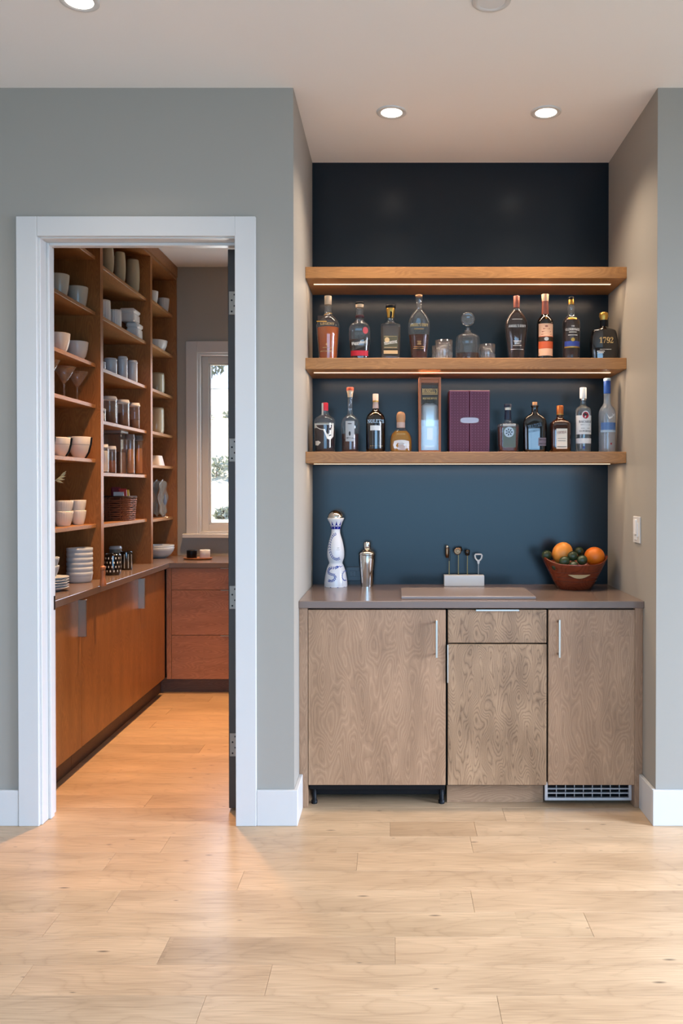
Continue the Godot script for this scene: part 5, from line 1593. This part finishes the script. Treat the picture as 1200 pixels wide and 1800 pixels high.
func build_crockery() -> void:
	var t: Node3D
	var g := ""
	# --- unit by the doorway, from the top
	g = "deep pale bowls on the upper pantry shelf"
	dish("deep_bowl", "deep pale bowl mostly hidden by the door jamb, upper pantry shelf", "bowl", Vector3(-1.7209, 2.37, -0.6455), 0.0453, 0.111, DEEP, M.cream_white, g)
	dish("deep_bowl", "deep pale bowl in the middle of the upper pantry shelf near the doorway", "bowl", Vector3(-1.724, 2.37, -0.8632), 0.0484, 0.1241, DEEP, M.cream_white, g)
	dish("deep_bowl", "deep pale bowl nearest the upright panel on the upper pantry shelf", "bowl", Vector3(-1.7308, 2.37, -1.1305), 0.0552, 0.123, DEEP, M.cream_white, g)
	g = "flared white bowls on the second pantry shelf"
	dish("flared_bowl", "flared white bowl mostly hidden by the door jamb, above the stemmed glasses", "bowl", Vector3(-1.725, 2.0847, -0.6453), 0.0494, 0.0967, BOWL, M.white, g)
	dish("flared_bowl", "flared white bowl, middle of the row above the stemmed glasses", "bowl", Vector3(-1.7277, 2.0847, -0.8707), 0.0521, 0.1099, BOWL, M.white, g)
	dish("flared_bowl", "flared white bowl at the upright panel, above the stemmed glasses", "bowl", Vector3(-1.7354, 2.0847, -1.1303), 0.0598, 0.1106, BOWL, M.white, g)
	martini("stemmed cocktail glass cut off by the door jamb", Vector3(-1.7124, 1.8588, -0.6861), 0.0568, 0.1705)
	martini("stemmed cocktail glass in the middle of the pantry row", Vector3(-1.7153, 1.8588, -0.8953), 0.0597, 0.1666)
	martini("stemmed cocktail glass nearest the pantry's upright panel", Vector3(-1.7147, 1.8588, -1.075), 0.0591, 0.1646)
	g = "white bowls with a dark strap on the pantry shelf"
	var e := [[Vector3(-1.7059, 1.5572, -0.6095), 0.0503, 0.0912], [Vector3(-1.7086, 1.5572, -0.826), 0.053, 0.0985], [Vector3(-1.7182, 1.5572, -1.1092), 0.0626, 0.1183]]
	var el := ["white bowl with a dark strap, cut off by the door jamb", "white bowl with a dark strap, middle of its pantry shelf", "white bowl with a dark strap, beside the upright panel"]
	for i in 3:
		t = dish("strapped_bowl", el[i], "bowl", e[i][0], e[i][1], e[i][2], BOWL, M.white, g)
		var line := []
		for p in BOWL.slice(0, 6):
			line.append(Vector3(p[1] * e[i][1] * 0.99, p[0] * e[i][2] + 0.001, p[1] * e[i][1] * -0.14))
		put("strap", one_tube(line, 0.008, 8), M.black, t)
		put("rim_line", lathe([[e[i][2] * 0.62, e[i][1] * 0.93], [e[i][2] * 0.65, e[i][1] * 0.943]], 36, false, false), M.paper_grey, t)
	t = dish("vase", "dark blue vase with a pale leafy sprig, half hidden by the door jamb", "vase", Vector3(-1.7189, 1.1986, -0.6916), 0.0333, 0.2042, POT, M.navy)
	put("sprig", one_tube([Vector3(0.0, 0.03, 0), Vector3(0.008, 0.15, -0.01), Vector3(0.02, 0.23, -0.02), Vector3(0.05, 0.255, -0.03)], 0.0016, 6), M.leaf_pale, t)
	for k in 5:
		var a := Vector3(0.03 + 0.005 * k, 0.236 + 0.005 * k, -0.024 - 0.002 * k)
		var d := Vector3(0.038, 0.012 * (k - 1), 0.006 * (k % 2))
		var leaf := lathe(soft([[0.0, 0.001, 0.0006], [0.012, 0.005, 0.0008], [0.026, 0.0045, 0.0008], [0.04, 0.0004, 0.0004]], 2), 8)
		put("leaf", leaf, M.leaf_pale, t).transform = Transform3D(Basis(Vector3.BACK, -(PI / 2 - atan2(d.y, d.x))), a)
	g = "ribbed white bowls stacked in pairs"
	var f1 := [Vector3(-1.7251, 1.1986, -0.9016), 0.0495, 0.1334]
	var f2 := [Vector3(-1.7166, 1.1986, -1.0884), 0.041, 0.1336]
	var fl := [["ribbed white bowl, lower one of the left stacked pair", "ribbed white bowl, upper one of the left stacked pair"], ["ribbed white bowl, lower one of the right stacked pair", "ribbed white bowl, upper one of the right stacked pair"]]
	for i in 2:
		var f: Array = f1 if i == 0 else f2
		for k in 2:
			dish("ribbed_bowl", fl[i][k], "bowl", f[0] + Vector3(0, f[2] * 0.42 * k + 0.0005, 0), f[1], f[2] * 0.58, DEEP, M.white, g, 24, 0.018)
	# on the counter: plates with cups on top, and a stack of pale blue bowls
	g = "plates stacked on the pantry counter"
	var pl := [Vector3(-1.6902, 0.892, -0.6539), 0.0846, 0.0971]
	var pn := ["bottom white plate of the stack on the pantry counter", "second white plate from the bottom of the pantry stack", "middle white plate of the stack on the pantry counter", "second white plate from the top of the pantry stack", "topmost white plate of the pantry stack, under two cups"]
	for k in 5:
		dish("plate", pn[k], "plate", pl[0] + Vector3(0, 0.0125 * k + 0.0005, 0), pl[1], 0.020, PLATE, M.bluewhite, g)
	var cu := [Vector3(-1.6784, 0.892, -0.5895), 0.0528, 0.2026]
	for k in 2:
		dish("cup", ["pale blue cup standing on the stack of plates, lower of two", "pale blue cup on top of another on the plates"][k], "cup", cu[0] + Vector3(0, 0.073 + 0.04 * k, 0), cu[1], 0.058, DEEP, M.bluewhite, "pale cups on the plates")
	g = "pale blue bowls stacked on the pantry counter"
	var bl := [Vector3(-1.6933, 0.892, -1.0424), 0.0677, 0.1841]
	var bn := ["lowest pale blue bowl of the tall stack on the pantry counter", "second lowest pale blue bowl of the tall counter stack", "third pale blue bowl from the bottom of the counter stack", "third pale blue bowl from the top of the counter stack", "second highest pale blue bowl of the tall counter stack", "topmost pale blue bowl of the tall stack on the counter"]
	for k in 6:
		dish("stacked_bowl", bn[k], "bowl", bl[0] + Vector3(0, (bl[2] - 0.055) / 5.0 * k + 0.0005, 0), bl[1], 0.055, STACK, M.bluewhite, g)

	# --- middle unit
	g = "glossy beige crocks on the top shelf"
	dish("crock", "glossy beige crock at the near end of the top pantry shelf", "crock", Vector3(-1.7116, 2.6592, -1.5592), 0.036, 0.1818, CROCK, M.cream, g)
	dish("crock", "glossy beige crock, middle of three on the top pantry shelf", "crock", Vector3(-1.7106, 2.6592, -1.7789), 0.035, 0.2021, CROCK, M.cream, g)
	dish("crock", "glossy beige crock at the far end, largest of the three", "crock", Vector3(-1.7189, 2.6592, -2.0675), 0.0433, 0.2336, CROCK, M.cream, g)
	g = "crinkled white ramekins"
	dish("ramekin", "crinkled white ramekin half hidden by the upright panel", "ramekin", Vector3(-1.7136, 2.3708, -1.4932), 0.038, 0.1309, POT, M.white, g, 14, 0.04)
	dish("ramekin", "crinkled white ramekin beside the rectangular white dishes", "ramekin", Vector3(-1.71, 2.3708, -1.691), 0.0344, 0.1154, POT, M.white, g, 14, 0.04)
	var bb := [Vector3(-1.7054, 2.3708, -2.0539), 0.0598, 0.1022]
	for k in 2:
		var r: float = bb[1] * (1.0 + 0.2 * k)
		var hh: float = bb[2] * (1.0 - 0.18 * k)
		t = thing("lidded_dish", ["rectangular white lidded dish, lower one of two on the pantry shelf", "larger rectangular white lidded dish stacked on another"][k], "dish", bb[0] + Vector3(-0.02 * k, (bb[2] + 0.0005) * k, 0.03 * k), 0.0, "rectangular white dishes")
		put("base", one_box(Vector3(0, hh * 0.33, 0), Vector3(r * 1.3, hh * 0.66, r * 1.75), 0.008), M.white, t)
		put("lid", one_box(Vector3(0, hh * 0.83, 0), Vector3(r * 1.4, hh * 0.34, r * 1.85), 0.01), M.white, t)
	lidded("stone_canister", "short pale blue canister next to the upright panel", Vector3(-1.7048, 2.0766, -1.4051), 0.0292, 0.051, M.bluewhite, M.bluewhite, "pale blue canisters").set_meta("category", "canister")
	lidded("stone_canister", "wide pale blue canister, second of the row", Vector3(-1.7128, 2.0766, -1.6058), 0.0372, 0.1013, M.bluewhite, M.bluewhite, "pale blue canisters")
	lidded("stone_canister", "tall slim pale blue canister in the middle of the pantry shelf", Vector3(-1.7046, 2.0766, -1.8073), 0.029, 0.1426, M.bluewhite, M.bluewhite, "pale blue canisters")
	lidded("stone_canister", "slim pale blue canister with a dark ring, last of the row", Vector3(-1.7066, 2.0766, -2.0127), 0.031, 0.1485, M.bluewhite, M.bluewhite, "pale blue canisters")
	g = "clear jars with white lids on the upper canister shelf"
	lidded("glass_jar", "small clear jar with a white lid beside the upright panel", Vector3(-1.6845, 1.7793, -1.3466), 0.0289, 0.0731, M.clear_thick, M.white_matt, g, M.flour, 0.6)
	lidded("glass_jar", "tall clear jar with a white lid, nearest of three", Vector3(-1.717, 1.7793, -1.6003), 0.0414, 0.1686, M.clear_thick, M.white_matt, g, M.dark_grain, 0.45)
	lidded("glass_jar", "tall clear jar with a white lid, middle of three", Vector3(-1.7136, 1.7793, -1.841), 0.038, 0.173, M.clear_thick, M.white_matt, g, M.dark_grain, 0.5)
	lidded("glass_jar", "tall clear jar with a white lid, farthest of three", Vector3(-1.7087, 1.7793, -2.0618), 0.0331, 0.1753, M.clear_thick, M.white_matt, g, M.dark_grain, 0.35)
	g = "clear food canisters on the lower canister shelf"
	var big := [Vector3(-1.7874, 1.4851, -1.8712), 0.0818, 0.2757]
	t = thing("food_container", "large square clear food container with a flat grey lid", "container", big[0], 0.0)
	put("body", frame_box(big[1] * 1.7, big[2] * 0.93), M.clear_thick, t)
	put("lid", one_box(Vector3(0, big[2] * 0.965, 0), Vector3(big[1] * 1.8, big[2] * 0.07, big[1] * 1.8), 0.004), M.lid_grey, t)
	put("contents", one_box(Vector3(0, big[2] * 0.26, 0), Vector3(big[1] * 1.6, big[2] * 0.5, big[1] * 1.6), 0.004), M.dark_grain, t)
	lidded("glass_jar", "small clear jar of white flour in front of the large container", Vector3(-1.6657, 1.4851, -1.3607), 0.0201, 0.163, M.clear_thick, M.white_matt, g, M.flour, 0.75)
	lidded("glass_jar", "small clear jar of red beans in front of the large container", Vector3(-1.6671, 1.4851, -1.4946), 0.0215, 0.1598, M.clear_thick, M.white_matt, g, M.beans, 0.45)
	lidded("glass_jar", "tall slim clear jar of light brown pasta, next to the large container", Vector3(-1.7017, 1.4851, -1.9467), 0.0261, 0.257, M.clear_thick, M.lid_grey, g, M.pasta, 0.62)
	lidded("glass_jar", "tall slim clear jar of orange lentils, last on its shelf", Vector3(-1.7017, 1.4851, -2.125), 0.0261, 0.2587, M.clear_thick, M.lid_grey, g, M.lentils, 0.66)
	basket(Vector3(-1.7453, 1.1918, -1.8749), 0.0997, 0.154)
	# on the counter
	dot_pot(Vector3(-1.6412, 0.892, -1.422), 0.0456, 0.1239)
	t = lidded("stone_jar", "grey stoneware jar with a pale lid behind the polka-dot pot", Vector3(-1.7627, 0.892, -1.8347), 0.0371, 0.1384, M.stone_grey, M.bluewhite)
	cup_striped(Vector3(-1.662, 0.892, -1.7322), 0.0364, 0.1138)
	t = thing("pepper_mill", "small wooden pepper mill beside the polka-dot pot", "mill", Vector3(-1.5054, 0.892, -0.86))
	put("body", lathe(soft([[0.0, 0.016], [0.01, 0.017], [0.05, 0.011], [0.075, 0.013], [0.08, 0.012]], 3), 20), M.case_wood, t)
	put("knob", lathe(soft([[0.08, 0.010], [0.088, 0.014], [0.10, 0.013], [0.106, 0.005]], 3), 20), M.case_wood, t)

	# --- far unit
	g = "white bowls on the far top shelf"
	dish("white_pot", "white ribbed pot half hidden by the upright panel, far top shelf", "pot", Vector3(-1.7154, 2.6825, -2.5037), 0.0398, 0.1065, DEEP, M.white, g, 20, 0.02)
	dish("white_pot", "white ribbed pot in the open on the far top shelf", "pot", Vector3(-1.7184, 2.6825, -2.7996), 0.0428, 0.1201, DEEP, M.white, g, 20, 0.02)
	dish("serving_bowl", "shallow white serving bowl on the far unit's second shelf", "bowl", Vector3(-1.7603, 2.3824, -2.7419), 0.0847, 0.0981, BOWL, M.white)
	dish("beige_pot", "glossy beige pot on the far unit's third shelf", "pot", Vector3(-1.7296, 2.0779, -2.6588), 0.054, 0.1531, POT, M.cream, "glossy beige pots")
	dish("beige_pot", "glossy beige pot on the far unit's fourth shelf, below another", "pot", Vector3(-1.7295, 1.7857, -2.6436), 0.0539, 0.1919, POT, M.cream, "glossy beige pots")
	var td := [Vector3(-1.7395, 1.5569, -2.6279), 0.0639, 0.0737]
	t = thing("baking_dish", "white slant-sided dish upside down on the far unit's fifth shelf", "dish", td[0])
	put("body", lathe([[0.0, td[1], td[1] * 1.1, 5.0], [td[2], td[1] * 0.72, td[1] * 0.85, 5.0]], 40), M.white_matt, t)
	g = "wavy glass platters standing on edge"
	var wl := ["wavy-edged glass platter standing on edge, half behind the upright panel", "wavy-edged glass platter standing on edge, middle of three", "wavy-edged glass platter standing on edge, nearest the window"]
	for k in 3:
		wavy(-1.7806 + 0.042 * k, -2.64, 1.1836, wl[k], g)
	t = thing("glass_drop", "small clear blue glass ornament at the shelf's end", "ornament", Vector3(FRONT - 0.06, 1.1836, -2.70))
	put("stand", lathe([[0.0, 0.022], [0.004, 0.022], [0.006, 0.004], [0.10, 0.002]], 14), M.steel, t)
	put("drop", lathe(soft([[0.09, 0.004], [0.10, 0.010], [0.115, 0.0125], [0.14, 0.009], [0.175, 0.002]], 3), 20), M.blue_glass, t)
	var bw := [Vector3(-1.7049, 0.892, -2.6108), 0.1093, 0.0928]
	for k in 2:
		dish("large_bowl", ["large white oval bowl on the far end of the pantry counter", "large white bowl nested in another on the pantry counter"][k], "bowl", bw[0] + Vector3(0, 0.016 * k + 0.0005, 0), bw[1] * (1.0 - 0.005 * k), bw[2] - 0.016, BOWL, M.bluewhite, "large nested bowls")

	# --- under the window
	t = thing("serving_tray", "oval wooden tray with two cups under the pantry window", "tray", Vector3(-1.3898, 0.892, -2.47))
	put("body", lathe([[0.0, 0.088, 0.05], [0.004, 0.098, 0.058], [0.014, 0.104, 0.064], [0.014, 0.098, 0.058], [0.008, 0.09, 0.052], [0.008, 0.002, 0.001]], 36), M.tray_wood, t)
	t = dish("cup", "small black cup on the wooden tray", "cup", Vector3(-1.434, 0.892, -2.47) + Vector3(0, 0.0085, 0), 0.036, 0.058, CYL, M.black)
	t = dish("cup", "small white cup on the wooden tray", "cup", Vector3(-1.3416, 0.892, -2.47) + Vector3(0, 0.0085, 0), 0.036, 0.060, CYL, M.white_matt)


func frame_box(w: float, h: float) -> ArrayMesh:
	return one_box(Vector3(0, h / 2, 0), Vector3(w, h, w), 0.008)


func wavy(x: float, z: float, y: float, label: String, group: String) -> void:
	# a platter on edge: an oval with a waved surface, leaning against the back
	var t := thing("glass_platter", label, "platter", Vector3(x, y, z), PI / 2, group)
	var rings := []
	for s in [0.02, 0.4, 0.7, 0.9, 1.0]:
		for side in 1:
			var q := PackedVector3Array()
			for k in 40:
				var a := TAU * k / 40.0
				var w: float = 1.0 + 0.025 * s * cos(a * 7.0)
				q.append(Vector3(cos(a) * 0.12 * s * w, 0.142 + sin(a) * 0.135 * s * w, 0.012 * s * s + 0.007 * s * cos(a * 7.0)))
			rings.append(q)
	for s in [1.0, 0.9, 0.7, 0.4, 0.02]:
		var q := PackedVector3Array()
		for k in 40:
			var a := TAU * k / 40.0
			var w: float = 1.0 + 0.025 * s * cos(a * 7.0)
			q.append(Vector3(cos(a) * 0.12 * s * w, 0.142 + sin(a) * 0.135 * s * w, 0.012 * s * s + 0.007 * s * cos(a * 7.0) + 0.005))
		rings.append(q)
	var st := new_st()
	skin(st, rings, true, true)
	st.generate_normals()
	put("plate", st.commit(), M.platter_glass, t)
	put("easel", one_tube([Vector3(0.03, 0.002, 0.04), Vector3(0.0, 0.003, -0.03), Vector3(0.0, 0.10, -0.03)], 0.0025, 6), M.steel, t)


func basket(at: Vector3, r: float, h: float) -> void:
	# woven round a slightly tapered box
	var t := thing("wicker_basket", "dark brown wicker basket with packets sticking out of the top", "basket", at)
	var hw := r * 0.8
	var hd := r * 1.05
	var st := new_st()
	skin(st, [ring([0.0, hw * 0.86, hd * 0.86, 6.0], 40), ring([h * 0.96, hw * 0.95, hd * 0.95, 6.0], 40), ring([h * 0.96, hw * 0.9, hd * 0.9, 6.0], 40), ring([h * 0.2, hw * 0.8, hd * 0.8, 6.0], 40)], true, true)
	st.generate_normals()
	put("core", st.commit(), M.wicker_dark, t)
	st = new_st()
	var rows := 11
	for j in rows:
		var y := h * (0.04 + 0.9 * j / (rows - 1))
		var f := lerpf(0.88, 0.99, float(j) / (rows - 1))
		var pts := []
		for k in 145:
			var a := TAU * k / 144.0
			var e := 2.0 / 6.0
			var wob := 1.0 + 0.028 * sin(a * 36.0 + PI * j)
			pts.append(Vector3(hw * f * wob * signf(cos(a)) * pow(absf(cos(a)), e), y + 0.0015 * cos(a * 36.0 + PI * j), hd * f * wob * signf(sin(a)) * pow(absf(sin(a)), e)))
		tube(st, pts, h * 0.036, 6, 0, true)
	for k in 34:
		var a := TAU * k / 34.0
		var ex := Vector2(signf(cos(a)) * pow(absf(cos(a)), 0.34), signf(sin(a)) * pow(absf(sin(a)), 0.34))
		tube(st, [Vector3(ex.x * hw * 0.9, h * 0.02, ex.y * hd * 0.9), Vector3(ex.x * hw * 1.015, h * 0.96, ex.y * hd * 1.015)], h * 0.022, 5)
	st.generate_normals()
	put("weave", st.commit(), M.wicker, t).set_meta("kind", "stuff")
	var rim := []
	for k in 61:
		var a := TAU * k / 60.0
		rim.append(Vector3(hw * signf(cos(a)) * pow(absf(cos(a)), 0.34), h * 0.97, hd * signf(sin(a)) * pow(absf(sin(a)), 0.34)))
	st = new_st()
	tube(st, rim, h * 0.045, 8, 0, true)
	st.generate_normals()
	put("rim", st.commit(), M.wicker_dark, t)
	# packets
	var packs := [[Vector3(0.2 * r, 0.62, 0.12 * r), Vector3(0.06, 0.12, 0.035), 0.5, M.packet_red, "red snack packet leaning in the wicker basket"],
		[Vector3(-0.3 * r, 0.66, -0.1 * r), Vector3(0.06, 0.15, 0.035), 0.2, M.packet_crimson, "crimson snack packet standing tallest in the wicker basket"],
		[Vector3(0.25 * r, 0.6, -0.5 * r), Vector3(0.045, 0.10, 0.03), 0.6, M.packet_yellow, "yellow packet at the far side of the wicker basket"],
		[Vector3(0.1 * r, 0.56, 0.6 * r), Vector3(0.07, 0.06, 0.03), 0.3, M.bluewhite, "pale blue packet at the near end of the wicker basket"]]
	for p in packs:
		var o := thing("snack_packet", p[4], "packet", at + Vector3(p[0].x, h * 0.22, p[0].z), 0.4 + p[2], "packets in the wicker basket")
		var sz: Vector3 = p[1]
		var q := new_st()
		var rr := []
		var hh: float = h * 0.75 + sz.y * 0.35
		for s in 9:
			var u := s / 8.0
			var puff := 0.15 + 0.85 * pow(sin(PI * clampf(u, 0.04, 0.96)), 0.6)
			rr.append(ring([u * hh, sz.x * 0.5 * (0.94 + 0.06 * puff), sz.z * 0.5 * puff, 2.8], 20))
		skin(q, rr)
		q.generate_normals()
		put("pouch", q.commit(), p[3], o)
		put("seam", one_box(Vector3(0, hh + 0.004, 0), Vector3(sz.x * 0.95, 0.012, 0.003), 0.0008), p[3], o)


func dot_pot(at: Vector3, r: float, h: float) -> void:
	var t := thing("polka_dot_pot", "black pot with rows of white dots on the pantry counter", "pot", at)
	put("body", turned_pot(POT, r, h, 36), M.black_gloss, t)
	var st := new_st()
	var rows := [[0.0, r], [h, r * 0.98]]
	for j in 4:
		for k in 14:
			blot(st, rows, oval(Vector2(0, h * (0.2 + 0.2 * j)), r * 0.085, h * 0.055, 0, 8), 0.0012, TAU * (k + 0.5 * (j % 2)) / 14.0)
	put("dots", st.commit(), M.print_white, t).set_meta("kind", "stuff")


func cup_striped(at: Vector3, r: float, h: float) -> void:
	var t := thing("striped_mug", "black mug with pale upright stripes beside the polka-dot pot", "mug", at)
	put("body", turned_pot(CYL, r, h, 36), M.black_gloss, t)
	var st := new_st()
	var rows := [[0.0, r], [h, r]]
	for k in 10:
		blot(st, rows, PackedVector2Array([Vector2(-r * 0.07, h * 0.1), Vector2(r * 0.07, h * 0.1), Vector2(r * 0.07, h * 0.86), Vector2(-r * 0.07, h * 0.86)]), 0.0012, TAU * k / 10.0)
	put("stripes", st.commit(), M.paper_grey, t).set_meta("kind", "stuff")
	put("handle", one_tube([Vector3(0, h * 0.2, -r * 0.95), Vector3(0, h * 0.25, -r * 1.4), Vector3(0, h * 0.6, -r * 1.5), Vector3(0, h * 0.8, -r * 0.95)], r * 0.11, 8), M.black_gloss, t)
